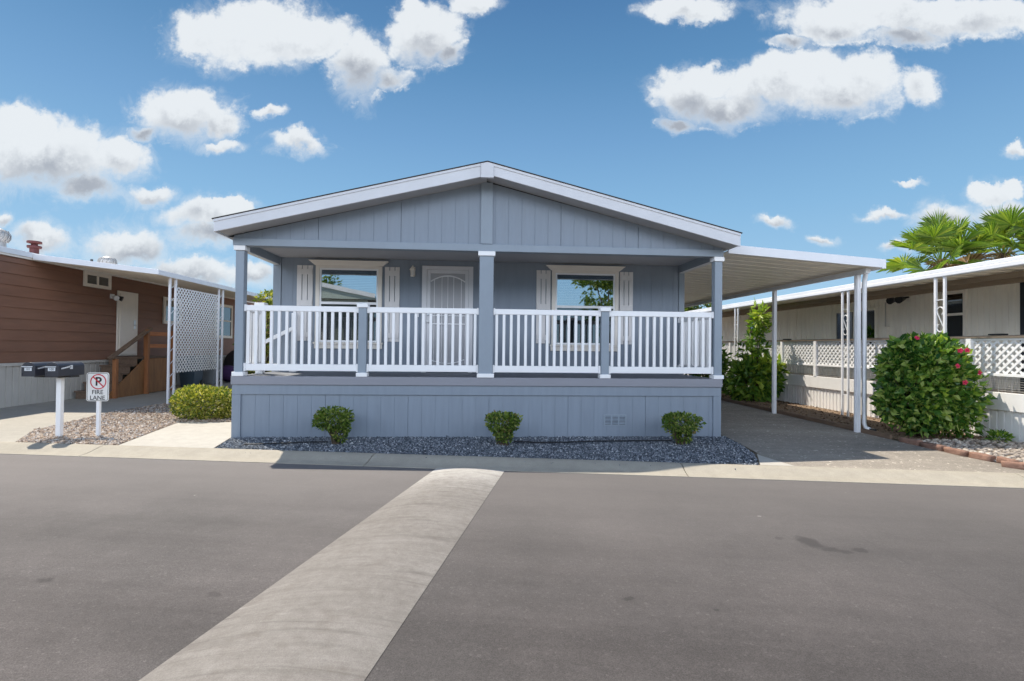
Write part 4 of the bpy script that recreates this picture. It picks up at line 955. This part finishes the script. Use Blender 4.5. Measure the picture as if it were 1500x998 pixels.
def turbine(x, y, z, r):
    mb = MB(); mb.lathe((x,y,z-.25),[(r*.75,0),(r*.75,.36)],18)
    mb.lathe((x,y,z+.11),[(r*.8,0),(r,.06),(r*1.02,.16),(r*.85,.24),(r*.4,.29),(.01,.30)],18)
    for k in range(14):
        a = 2*math.pi*k/14; pts = [(x+math.cos(a+.15*t)*rr, y+math.sin(a+.15*t)*rr, z+.11+zz) for t, (rr, zz) in enumerate(((r*.86,0),(r*1.06,.07),(r*1.07,.16),(r*.88,.245)))]
        mb.tube(pts, .012, 4)
    return mb.build('turbine_vent', mt['galv'], broof)
turbine(-10.45,11.75,3.44,.21); turbine(-10.4,15.0,3.40,.20)
mb = MB(); vx, vy = -10.0, 12.15; mb.lathe((vx,vy,3.25),[(.085,0),(.085,.26)],14); mb.lathe((vx,vy,3.49),[(.12,0),(.13,.02),(.13,.055),(.06,.07),(.06,.10)],16); mb.lathe((vx,vy,3.59),[(.06,0),(.135,.015),(.13,.06),(.03,.075)],16); mb.build('flue_cap', mt['rust'], broof)
mb = MB(); mb.lathe((-10.3,16.6,3.25),[(.12,0),(.12,.26),(.24,.27),(.24,.31),(.1,.34)],18); mb.build('vent_cap', mt['galv'], broof)
mb = MB(); mb.tube([(-10.1,14.0,3.3),(-10.1,14.0,3.56)], .03, 8); mb.build('vent_pipe', mt['darkmetal'], broof)
def xwindow(root, x, y0, y1, z0, z1, m, fr=.07, vert=False, horiz=False, name='window', sgn=1):
    """window in a wall facing +x (sgn=1) or -x"""
    a, b = (x+.001, x+.05) if sgn > 0 else (x-.05, x-.001)
    mb = MB(); mb.box(a,b,y0,y0+fr,z0,z1); mb.box(a,b,y1-fr,y1,z0,z1); mb.box(a,b,y0+fr,y1-fr,z0,z0+fr); mb.box(a,b,y0+fr,y1-fr,z1-fr,z1)
    if vert: c = (y0+y1)/2; mb.box(a,b-.01*sgn if sgn>0 else b,c-.03,c+.03,z0+fr,z1-fr)
    if horiz: c = (z0+z1)/2+.02; mb.box(a,b,y0+fr,y1-fr,c-.025,c+.025)
    wn = mb.build(name, m, root, bevel=.004)
    mid = x + .02*sgn
    mb = MB(); mb.box(min(mid,mid+.004),max(mid,mid+.004),y0+fr,y1-fr,z0+fr,z1-fr); mb.build('pane', mt['darkglass'], wn)
    mb = MB(); q = x+.006*sgn; mb.box(min(q,q+.003),max(q,q+.003),y0+fr,y1-fr,z0+fr,z1-fr); mb.build('dark_room', mt['interior'], wn)
    return wn
xwindow(bh,BX+.02,13.28,14.20,2.78,3.165,mt['cream'],.085,True)
xwindow(bh,BX+.02,16.5,17.45,1.99,2.83,mt['cream'],.10)
xwindow(bh,BX+.02,19.6,20.95,1.60,2.90,mt['cream'],.10,False,True)
mb = MB(); mb.box(BX+.02,BX+.055,14.48,15.30,1.02,2.80); dr = mb.build('door_frame', mt['cream'], bh, bevel=.004)
mb = MB(); mb.box(BX+.056,BX+.075,14.55,15.23,1.05,2.74); mb.build('door', mt['cream'], dr, bevel=.004)
mb = MB(); mb.box(BX+.0755,BX+.083,15.10,15.17,1.78,2.02); mb.tube([(BX+.08,15.13,1.88),(BX+.12,15.13,1.88),(BX+.12,15.05,1.88)], .013, 6); mb.build('handle', mt['metal'], dr)
mb = MB(); mb.box(BX+.02,BX+.06,14.22,14.34,2.56,2.68)
fl_ = mb.build('flood_light', mt['white'], bh)
for dy in (-.07,.07):
    mb = MB(); mb.tube([(BX+.06,14.28+dy*.4,2.61),(BX+.13,14.28+dy,2.60),(BX+.23,14.28+dy*1.6,2.56)], [.02,.05,.07], 10); mb.build('lamp_head', mt['white'] if dy < 0 else mt['darkmetal'], fl_)

# awning with lattice screen over the left driveway
aw = thing('awning', 'white driveway awning on slim posts with a hanging lattice screen, beside the brown home', 'awning', (-7.0,13,0))
AX = -6.98; za = lambda x: 3.19 + (x-BX)*(2.885-3.19)/(AX-BX)
ay0a, ay0b = 11.80, 11.56
mb = MB(); n = 34
for k in range(n):
    t0 = k/n; y0 = 11.62 + (22-11.62)*t0; y1 = 11.62 + (22-11.62)*(k+1)/n
    mb.hexa([(BX+.08,y0+.18*(1-t0),za(BX)+.02),(AX,y0,za(AX)+.02),(AX,y1-.03,za(AX)+.02),(BX+.08,y1-.03+.18*(1-t0),za(BX)+.02),
             (BX+.08,y0+.18*(1-t0),za(BX)+.035),(AX,y0,za(AX)+.035),(AX,y1-.03,za(AX)+.035),(BX+.08,y1-.03+.18*(1-t0),za(BX)+.035)])
    mb.hexa([(BX+.08,y1-.03+.18*(1-t0),za(BX)+.005),(AX,y1-.03,za(AX)+.005),(AX,y1,za(AX)+.005),(BX+.08,y1+.18*(1-t0),za(BX)+.005),
             (BX+.08,y1-.03+.18*(1-t0),za(BX)+.034),(AX,y1-.03,za(AX)+.034),(AX,y1,za(AX)+.034),(BX+.08,y1+.18*(1-t0),za(BX)+.034)])
mb.build('roof_pan', mt['pan'], aw)
mb = MB(); mb.hexa([(BX+.08,ay0a-.02,za(BX)-.01),(AX+.04,ay0b-.02,za(AX)-.01),(AX+.04,ay0b+.015,za(AX)-.01),(BX+.08,ay0a+.015,za(BX)-.01),
                    (BX+.08,ay0a-.02,za(BX)+.115),(AX+.04,ay0b-.02,za(AX)+.10),(AX+.04,ay0b+.015,za(AX)+.10),(BX+.08,ay0a+.015,za(BX)+.115)])
mb.build('front_fascia', mt['aluminium'], aw, bevel=.004)
mb = MB(); mb.box(AX+.002,AX+.04,ay0b+.016,22,za(AX)-.01,za(AX)+.10); mb.build('side_fascia', mt['aluminium'], aw, bevel=.004)
for yy in (12.08,12.30,14.28,14.50,17.9,18.12):
    mb = MB(); mb.box(AX-.05,AX-.005,yy-.022,yy+.022,-.01,za(AX)-.002); ps = mb.build('post', mt['aluminium'], aw, bevel=.004)
mb = MB()
for y0 in (12.105,14.305):
    for k in range(9):
        z = .3+k*.29; mb.tube([(AX-.028,y0,z),(AX-.028,y0+.17,z+.12)], .007, 5)
mb.build('post_braces', mt['aluminium'], aw)
mb = MB(); lattice(mb, (AX-.04,0,0), (0,1,0), (1,0,0), 12.325, 14.255, .69, 2.70, .118, .029); mb.build('lattice_screen', mt['white'], aw)

# wooden steps up to the brown home's door
ws = thing('wooden_steps', 'weathered wooden steps with redwood rails below the pale side door', 'steps', (-9.3,14.2,0))
sx0, sx1 = BX+.09, -8.97
for k in range(5):
    y0 = 13.0 + .27*k; z = .20*(k+1) - .0
    mb = MB(); mb.box(sx0,sx1,y0-.02,y0+.29,z-.04,z); mb.build('tread', mt['darkwood'], ws, bevel=.004)
    mb = MB(); mb.box(sx0+.02,sx1-.01,y0+.012,y0+.03,z-.199,z-.041); mb.build('riser', mt['darkwood'], ws)
mb = MB(); mb.box(sx0,sx1+.02,14.35,15.62,.965,1.005); mb.build('landing', mt['darkwood'], ws)
mb = MB(); mb.prism([(sx1+.012,13.02,.0),(sx1+.012,14.33,.0),(sx1+.012,14.33,.95),(sx1+.012,13.02,.0+.10)], (.02,0,0)); mb.build('stringer', mt['plywood'], ws)
mb = MB(); mb.box(sx1+.012,sx1+.03,14.42,15.60,.02,.955); mb.build('side_panel', mt['plywood'], ws)
mb = MB(); mb.box(sx0,sx1+.03,15.60,15.62,.02,.955); mb.build('back_panel', mt['plywood'], ws)
for x, y, z in ((sx1+.07,13.18,.98),(sx1+.07,14.38,1.74),(sx1+.07,15.55,1.74),(sx0+.05,15.55,1.74)):
    mb = MB(); mb.box(x-.045,x+.045,y-.045,y+.045,0,z); mb.build('rail_post', mt['wood'], ws, bevel=.005)
mb = MB(); mb.beam((sx1+.07,13.0,1.00),(sx1+.07,14.50,1.78),.13,.045); mb.build('handrail', mt['darkwood'], ws, bevel=.005)
for z in (1.30,1.64):
    mb = MB(); mb.box(sx1+.02,sx1+.05,14.43,15.50,z-.05,z+.05); mb.build('rail_board', mt['redboard'], ws, bevel=.004)
    mb = MB(); mb.box(sx0+.1,sx1+.02,15.53,15.56,z-.05,z+.05); mb.build('rail_board', mt['redboard'], ws, bevel=.004)

def bin_(label, loc, m, h=.95, w_=.52, d_=.58):
    x, y, z = loc; t = thing('trash_bin', label, 'trash bin', loc, 'bins under the left awning')
    mb = MB(); a = .80
    mb.hexa([(x-w_/2*a,y-d_/2*a,z),(x+w_/2*a,y-d_/2*a,z),(x+w_/2*a,y+d_/2*a,z),(x-w_/2*a,y+d_/2*a,z),(x-w_/2,y-d_/2,z+h),(x+w_/2,y-d_/2,z+h),(x+w_/2,y+d_/2,z+h),(x-w_/2,y+d_/2,z+h)])
    mb.build('body', m, t, bevel=.02)
    mb = MB(); mb.box(x-w_/2-.02,x+w_/2+.02,y-d_/2-.04,y+d_/2,z+h+.002,z+h+.05); mb.build('lid', m, t, bevel=.015)
    for s in (-1,1):
        mb = MB(); vs = [(x+s*w_*.42,y+d_*.36+.1*math.cos(k*math.pi/8),z+.1+.1*math.sin(k*math.pi/8)) for k in range(16)]; mb.prism(vs, (s*.04,0,0)); mb.build('wheel', mt['darkmetal'], t)
    return t
bin_('blue-grey trash bin standing behind the white lattice screen', (-9.15,17.0,.006), mt['bluebin'])
bin_('paler grey trash bin next to the blue-grey one behind the lattice', (-9.10,18.1,.006), mt['greybin'], .93)
def blob(name, label, cat, c, r, m, seed, n2=2.4):
    rg = np.random.default_rng(seed); b = bmesh.new(); bmesh.ops.create_icosphere(b, subdivisions=3, radius=1)
    k = rg.normal(0, 1, (16,3)); k /= np.linalg.norm(k, axis=1, keepdims=True); a = rg.uniform(-.25, .25, 16)
    for v in b.verts:
        d = np.array(v.co[:]); f = 1 + (np.exp(-(1-k @ d)*8)*a).sum(); q = (np.abs(d)**n2).sum()**(-1/n2)
        v.co = (d[0]*r[0]*f*q, d[1]*r[1]*f*q, max(-r[2]+.0, d[2]*r[2]*f*q))
    me = bpy.data.meshes.new(name); b.to_mesh(me); b.free(); me.materials.append(m)
    for p in me.polygons: p.use_smooth = True
    o = bpy.data.objects.new(name, me); COL.objects.link(o); o.location = (c[0], c[1], c[2]+r[2]); return tag(o, label, cat)
blob('cloth_bundle', 'purple bundle of cloth on the ground behind the lattice screen', 'bundle', (-8.9,18.9,.02), (.35,.35,.30), mt['purple'], 3)
blob('covered_pile', 'black covered pile of belongings under the brown home window', 'covered pile', (-9.2,20.6,.02), (.5,.8,.55), mt['blackcloth'], 4)
blob('plastic_bag', 'small white plastic bag lying on the shaded driveway', 'bag', (-8.85,19.75,.02), (.24,.26,.17), mt['whitebag'], 6)

# ------------------------------------------------------------------ mailboxes and sign
mp_ = thing('mailbox_post', 'square white post carrying two black mailboxes', 'post', (-6.06,7.84,0))
mb = MB(); mb.box(-6.088,-6.022,7.81,7.876,-.05,.862); mb.build('post', mt['white'], mp_, bevel=.005)
mb = MB(); mb.box(-6.35,-5.85,7.76,7.92,.868,.895); mb.build('crossboard', mt['darkmetal'], mp_, bevel=.003)
def mailbox(x, label, number):
    y0, y1, z0 = 7.54, 8.02, .897; hw = .085; hz = .125
    t = thing('mailbox', label, 'mailbox', (x,7.78,z0), 'pair of mailboxes')
    arch = [(x+hw*math.cos(math.pi*k/14), 0, z0+hz+hw*.82*math.sin(math.pi*k/14)) for k in range(15)]
    sec = [(x-hw,0,z0),(x+hw,0,z0)] + arch
    mb = MB(); mb.prism([(p[0],y0+.012,p[2]) for p in sec], (0,y1-y0-.012,0)); mb.build('body', mt['mailbox'], t, bevel=.003)
    s2 = [((p[0]-x)*1.05+x, y0, (p[2]-z0)*1.03+z0-.004) for p in sec]
    mb = MB(); mb.prism(s2, (0,.011,0)); mb.box(x-hw-.008,x+hw+.008,y0-.003,y0-.0005,z0+.125,z0+.135); d = mb.build('door', mt['mailbox'], t, bevel=.002)
    mb = MB(); mb.box(x-hw,x+hw*.7,y0-.007,y0-.0035,z0+.128,z0+.140); mb.box(x-.048,x+.048,y0-.004,y0-.0008,z0+.075,z0+.120); pl = mb.build('number_plate', mt['plate'], d)
    text_mesh('numerals', number, .045, mt['signblack'], d, (x,y0-.0046,z0+.098), ((1,0,0),(0,0,1),(0,-1,0)), .0003)
    mb = MB(); xs = x+hw+.002; mb.hexa([(xs,y0+.05,z0+.098),(xs+.005,y0+.05,z0+.098),(xs+.005,y0+.22,z0+.122),(xs,y0+.22,z0+.122),(xs,y0+.05,z0+.116),(xs+.005,y0+.05,z0+.116),(xs+.005,y0+.22,z0+.142),(xs,y0+.22,z0+.142)])
    mb.box(xs,xs+.005,y0+.205,y0+.25,z0+.095,z0+.152); mb.build('flag', mt['plate'], t)
    return t
mailbox(-6.25, 'black mailbox, the left one of the pair, partly behind its neighbour', '101')
mailbox(-5.94, 'black mailbox standing free at the right of the pair', '100')
sg = thing('parking_sign', 'white no-parking fire lane sign on a short white post', 'sign', (-5.53,7.85,0))
mb = MB(); mb.box(-5.552,-5.508,7.84,7.884,-.05,.90); mb.build('post', mt['white'], sg, bevel=.004)
SX0, SX1, SZ0, SZ1, SY = -5.686, -5.374, .520, .940, 7.832
def rrect(x0, x1, z0, z1, r, y, n=6):
    pts = []
    for cx, cz, a0 in ((x1-r,z0+r,-90),(x1-r,z1-r,0),(x0+r,z1-r,90),(x0+r,z0+r,180)):
        for k in range(n+1): a = R(a0+90*k/n); pts.append((cx+r*math.cos(a), y, cz+r*math.sin(a)))
    return pts
mb = MB(); mb.prism(rrect(SX0,SX1,SZ0,SZ1,.035,SY), (0,.004,0)); plate = mb.build('sign_plate', mt['signwhite'], sg)
mb = MB(); o1 = rrect(SX0+.010,SX1-.010,SZ0+.010,SZ1-.010,.028,SY-.0012); i1 = rrect(SX0+.016,SX1-.016,SZ0+.016,SZ1-.016,.023,SY-.0012); n = len(o1)
mb.add(o1+i1, [(k,(k+1) % n,n+(k+1) % n,n+k) for k in range(n)]); mb.build('border', mt['signblack'], plate)
cxs, czs, r1, r2_ = (SX0+SX1)/2+.008, .805, .112, .097
mb = MB(); N = 40
oo = [(cxs+r1*math.cos(2*math.pi*k/N),SY-.002,czs+r1*math.sin(2*math.pi*k/N)) for k in range(N)]; ii = [(cxs+r2_*math.cos(2*math.pi*k/N),SY-.002,czs+r2_*math.sin(2*math.pi*k/N)) for k in range(N)]
mb.add(oo+ii, [(k,(k+1) % N,N+(k+1) % N,N+k) for k in range(N)])
c45 = math.sqrt(.5); q = .0085
mb.add([(cxs-r2_*c45-q*c45,SY-.003,czs+r2_*c45-q*c45),(cxs+r2_*c45-q*c45,SY-.003,czs-r2_*c45-q*c45),(cxs+r2_*c45+q*c45,SY-.003,czs-r2_*c45+q*c45),(cxs-r2_*c45+q*c45,SY-.003,czs+r2_*c45+q*c45)], [(0,1,2,3)])
mb.build('prohibition_ring', mt['signred'], plate)
AXES = ((1,0,0),(0,0,1),(0,-1,0))
text_mesh('letter', 'P', .175, mt['signblack'], plate, (cxs,SY-.0016,czs-.002), AXES, .0003, bold=.004)
text_mesh('lettering', 'FIRE', .088, mt['signblack'], plate, ((SX0+SX1)/2,SY-.0016,.650), AXES, .0003, bold=.0008)
text_mesh('lettering', 'LANE', .088, mt['signblack'], plate, ((SX0+SX1)/2,SY-.0016,.567), AXES, .0003, bold=.0008)

# ------------------------------------------------------------------ irrigation hose, edging
mb = MB(); hp = [(.55,7.20),(.9,7.16),(1.3,7.14),(1.7,7.20),(2.1,7.26),(2.5,7.25),(2.85,7.22)]
mb.tube([(x,y,.036+.006*math.sin(5*x)) for x, y in hp], .010, 6); tag(mb.build('irrigation_hose', mt['hose'], loc=(1.7,7.2,0)), 'thin black irrigation hose on the blue gravel', 'hose')
mb = MB(); mb.tube([(-3.1,7.05,.034),(-2.7,7.12,.034),(-2.35,7.2,.034),(-2.05,7.22,.034)], .009, 6); tag(mb.build('drip_tube', mt['hose'], loc=(-2.6,7.1,0)), 'short black drip tube beside the lopsided clipped shrub', 'hose')
mb = MB(); pts = [(6.47,7.5),(6.49,8.7),(6.53,10.6),(6.61,13.3),(6.63,17),(6.63,21)]
for a, b in zip(pts[:-1], pts[1:]): mb.beam((a[0],a[1],.03),(b[0],b[1],.03),.04,.09)
tag(mb.build('timber_edging', mt['darkwood'], loc=(6.5,9,0)), 'dark timber edging between right driveway and bark bed', 'edging')
rgb = random.Random(4)
spots = [(6.405,5.60,.24),(6.52,5.80,.22),(6.47,6.07,.26),(6.44,6.38,.30),(6.45,6.74,.34),(6.46,7.12,.34)]
kinds = ['terracotta edging brick nearest the kerb at the river rocks', 'second terracotta edging brick from the kerb', 'third terracotta edging brick, chipped, from the kerb',
         'fourth terracotta edging brick from the kerb along the driveway', 'fifth terracotta edging brick, in line with the hibiscus', 'sixth terracotta edging brick, touching the dark timber edging']
for (x, y, l), lab in zip(spots, kinds):
    b = bmesh.new(); bmesh.ops.create_cube(b, size=1); bmesh.ops.subdivide_edges(b, edges=b.edges[:], cuts=3, use_grid_fill=True)
    for v in b.verts:
        v.co = Vector((v.co.x*.085, v.co.y*l, v.co.z*.085)) + Vector((rgb.gauss(0,.004), rgb.gauss(0,.004), rgb.gauss(0,.004)))
        if abs(v.co.z) > .03 and abs(v.co.x) > .03: v.co.x *= .86; v.co.z *= .9
    me = bpy.data.meshes.new('edging_brick'); b.to_mesh(me); b.free(); me.materials.append(mt['brick'])
    for p in me.polygons: p.use_smooth = True
    o = bpy.data.objects.new('edging_brick', me); COL.objects.link(o); o.location = (x, y, .035); o.rotation_euler = (rgb.gauss(0,.04), rgb.gauss(0,.04), math.atan2(.0, 1) + (.55 if y < 5.7 else -.12 if y < 6 else .1 if y < 6.2 else -.03))
    tag(o, lab, 'brick', 'terracotta bricks edging the river rock bed')

# ------------------------------------------------------------------ white home on the right
wh = thing('mobile_home', 'cream ribbed mobile home on the right behind the lattice fence', 'mobile home', (11.5,13,0))
WX, Y0, Y1 = 9.6, 2.2, 22.
mb = MB(); planks(mb, (WX,0,0), (0,1,0), (-1,0,0), Y0, Y1, .6, 2.62, .115, .024, .014, .03); mb.box(WX+.031,WX+4,Y0+.02,Y1,.05,2.64); mb.build('wall', mt['creamwall'], wh)
for yy in (14.65,):
    mb = MB(); mb.box(WX-.02,WX-.002,yy-.03,yy+.03,.62,2.6); mb.build('seam_strip', mt['creamwall'], wh)
mb = MB(); mb.prism([(WX-.25,Y0,2.70),(WX-.25,Y0,2.86),(WX+2.2,Y0,3.1),(WX+4.2,Y0,2.86),(WX+4.2,Y0,2.70)], (0,Y1-Y0,0)); mb.build('roof', mt['aluminium'], wh)
xwindow(wh,WX,9.28,9.78,1.62,2.60,mt['creamwall'],.06,False,True,sgn=-1)
xwindow(wh,WX,11.5,12.95,1.45,2.43,mt['creamwall'],.06,True,sgn=-1)
xwindow(wh,WX,16.25,17.3,1.95,2.46,mt['beamwood'],.12,True,sgn=-1)
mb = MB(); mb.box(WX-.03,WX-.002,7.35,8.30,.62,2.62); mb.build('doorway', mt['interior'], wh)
mb = MB(); mb.tube([(WX-.04,11.0,2.58),(WX-.04,10.6,2.58)], .018, 6)
ml = mb.build('flood_light', mt['darkmetal'], wh)
for dy in (10.68,10.92):
    mb = MB(); mb.tube([(WX-.05,dy,2.57),(WX-.16,dy-.03,2.54),(WX-.26,dy-.06,2.52)], [.03,.06,.085], 10); mb.build('lamp_head', mt['darkmetal'], ml)
mb = MB(); mb.box(WX-.06,WX-.002,11.18,11.32,1.66,1.95); mx_ = mb.build('meter_box', mt['creamwall'], wh)
mb = MB(); mb.tube([(WX-.03,11.25,1.951),(WX-.03,11.25,2.52)], .014, 6); mb.build('conduit', mt['galv'], mx_)
# porch awning of the white home
pa = thing('awning', 'long white porch awning on scroll posts along the cream home', 'awning', (8.3,11,0))
PX = 7.80; zw = lambda x: 2.745 + (x-PX)*(-.03)
mb = MB(); y = 2.0
while y < 21.9:
    e = y+.30
    mb.box(PX+.05,WX+.3,y,e-.03,2.655,2.668); mb.box(PX+.05,WX+.3,e-.03,e,2.638,2.667); y = e
mb.build('roof_pan', mt['pan'], pa)
mb = MB(); mb.box(PX-.06,PX+.045,2.0,21.9,2.632,2.705); mb.build('gutter', mt['aluminium'], pa, bevel=.012)
mb = MB(); mb.box(PX-.045,PX+.02,2.0,21.9,2.707,2.772); mb.build('fascia', mt['aluminium'], pa, bevel=.01)
mb = MB(); mb.box(PX+.02,WX+.3,2.0,21.9,2.735,2.762); mb.build('roof_top', mt['aluminium'], pa)
mb = MB(); mb.box(PX+.55,PX+.63,2.0,21.9,2.555,2.637); mb.build('long_beam', mt['beamwood'], pa)
mb = MB(); mb.box(PX+1.15,PX+1.25,2.0,21.9,2.545,2.637); mb.build('inner_beam', mt['beamwood'], pa)
def scroll_post(y):
    mb = MB()
    for dy in (-.085,.085): mb.box(PX-.04,PX-.005,y+dy-.02,y+dy+.02,.0,2.631)
    for z in (2.25,1.36,.45): mb.box(PX-.026,PX-.018,y-.064,y+.064,z-.008,z+.008)
    ps = mb.build('post', mt['aluminium'], pa, bevel=.003)
    mb = MB(); pts = []; rr = .060
    for k in range(13): a = R(-60 + 250*k/12); pts.append((PX-.022, y - rr*math.cos(a), 2.06 + rr*1.15*math.sin(a)))      # upper hook
    for k in range(13): a = R(10 - 250*k/12); pts.append((PX-.022, y - rr*math.cos(a), 1.78 + rr*1.15*math.sin(a)))       # lower hook
    mb.tube(pts, .0095, 6); mb.build('scroll', mt['aluminium'], ps)
for y in (5.6,8.0,10.2,14.7,17.8): scroll_post(y)
# raised porch with lattice fence
pc = thing('lattice_fence', 'white lattice fence standing on corrugated skirting in front of the cream home', 'fence', (8.2,11,0))
FX = 8.22
mb = MB(); planks(mb, (FX,0,0), (0,1,0), (-1,0,0), 3.0, 21.5, -.02, .47, .112, .034, .024, .04); mb.build('skirting', mt['whiteskirt'], pc)
mb = MB(); mb.box(FX-.035,FX+.03,3.0,21.5,.472,.75); mb.build('skirting_cap', mt['whiteskirt'], pc, bevel=.006)
mb = MB(); mb.box(FX-.05,FX+.05,3.0,21.5,1.605,1.645); mb.build('top_rail', mt['beamwood'], pc, bevel=.004)
mb = MB(); mb.box(FX-.02,FX+.015,3.0,21.5,1.565,1.604); mb.box(FX-.03,FX+.02,3.0,21.5,1.0,1.045); mb.build('rail', mt['white'], pc, bevel=.004)
posts_y = [5.2,6.55,7.9,9.2,10.35,11.75,13.1,14.5,15.9,17.4,19,20.5]
for y in posts_y:
    mb = MB(); mb.box(FX-.045,FX+.03,y-.045,y+.045,.751,1.604); mb.build('fence_post', mt['white'], pc, bevel=.004)
for a, b in zip(posts_y[:-1], posts_y[1:]):
    mb = MB(); lattice(mb, (FX+.004,0,0), (0,1,0), (-1,0,0), a+.046, b-.046, 1.046, 1.564, .126, .034); mb.build('lattice_panel', mt['white'], pc)
mb = MB(); z = .78
while z < 1.0: mb.tube([(FX,3.0,z),(FX,21.5,z)], .0035, 4); z += .036
y = 3.05
while y < 21.5: mb.tube([(FX+.006,y,.752),(FX+.006,y,1.0)], .003, 4); y += .10
mb.build('wire_mesh', mt['galv'], pc)
mb = MB(); mb.box(FX+.04,WX-.04,3.0,21.5,.66,.70); mb.build('porch_floor', mt['porchfloor'], pc)
# things left on the porch rail
for y, lab in ((7.45,'small dark pot standing on the lattice fence rail beside the dark doorway'),(12.9,'low dark tray lying on the far part of the lattice fence rail')):
    t = MB(); t.box(FX-.06,FX+.05,y-.11,y+.11,1.647,1.672); tag(t.build('tray', mt['darkmetal'], loc=(FX,y,1.647), bevel=.006), lab, 'tray')

# ------------------------------------------------------------------ across the street (mirrored in the windows)
ah = thing('mobile_home', 'pale sage mobile home across the street, mirrored in the left front window', 'mobile home', (-10,-9,0))
yk = lambda x: -.164*x - 5.9
th = math.atan2(-.164, 1)
def rotp(x, y, z):  # local street frame
    v = kp(x, y, z); return (v.x, v.y, v.z)
mb = MB(); x0, x1, w0, w1 = -15., -3.2, -24., -14.2
mb.hexa([rotp(x0,w0,0), rotp(x1,w0,0), rotp(x1,w1,0), rotp(x0,w1,0), rotp(x0,w0,3.7), rotp(x1,w0,3.7), rotp(x1,w1,3.7), rotp(x0,w1,3.7)]); mb.build('wall', mt['stucco'], ah)
mb = MB(); xm = (x0+x1)/2
mb.prism([rotp(x0-.4,w1+.4,3.6), rotp(x1+.4,w1+.4,3.6), rotp(x1+.4,w1+.4,3.8), rotp(xm,w1+.4,5.0), rotp(x0-.4,w1+.4,3.8)], tuple(KN*(-10.6))); mb.build('roof', mt['shingle'], ah)
mb = MB(); mb.prism([rotp(x0-.4,w1+.44,3.6), rotp(x1+.4,w1+.44,3.6), rotp(x1+.4,w1+.44,3.82), rotp(xm,w1+.44,5.02), rotp(x0-.4,w1+.44,3.82)], tuple(KN*(-.03))); mb.build('gable', mt['stucco'], ah)
mb = MB()
for a, b in (((x0-.4,3.78),(xm,4.98)),((xm,4.98),(x1+.4,3.78))): mb.beam(rotp(a[0],w1+.48,a[1]), rotp(b[0],w1+.48,b[1]), .05, .2)
mb.build('rake_fascia', mt['fascia'], ah)
for xa in (-12.5,-6.5):
    mb = MB(); mb.hexa([rotp(xa,w1+.01,1.1), rotp(xa+1.4,w1+.01,1.1), rotp(xa+1.4,w1+.06,1.1), rotp(xa,w1+.06,1.1), rotp(xa,w1+.01,2.4), rotp(xa+1.4,w1+.01,2.4), rotp(xa+1.4,w1+.06,2.4), rotp(xa,w1+.06,2.4)]); mb.build('window', mt['interior'], ah)
tree('street_tree', 'green tree across the street, mirrored in the right front window', (7.6,-10.5,0), 6.2,
     [(0,0,4.6,1.7,1.6,1.5,1800), (-.9,.2,5.4,1.2,1.2,1.0,1000), (1.0,0,5.6,1.3,1.2,1.1,1000), (.2,0,3.4,1.5,1.4,1.0,900)], mt['treeleaf'], .22, .12, 33)
tree('backyard_tree', 'dark tree rising behind the sage home across the street', (-13.5,-22.,0), 7.,
     [(0,0,5.3,2.6,2.2,2.0,1800), (1.2,0,4.4,2.,2.,1.6,1200)], mt['treeleaf'], .35, .18, 34)
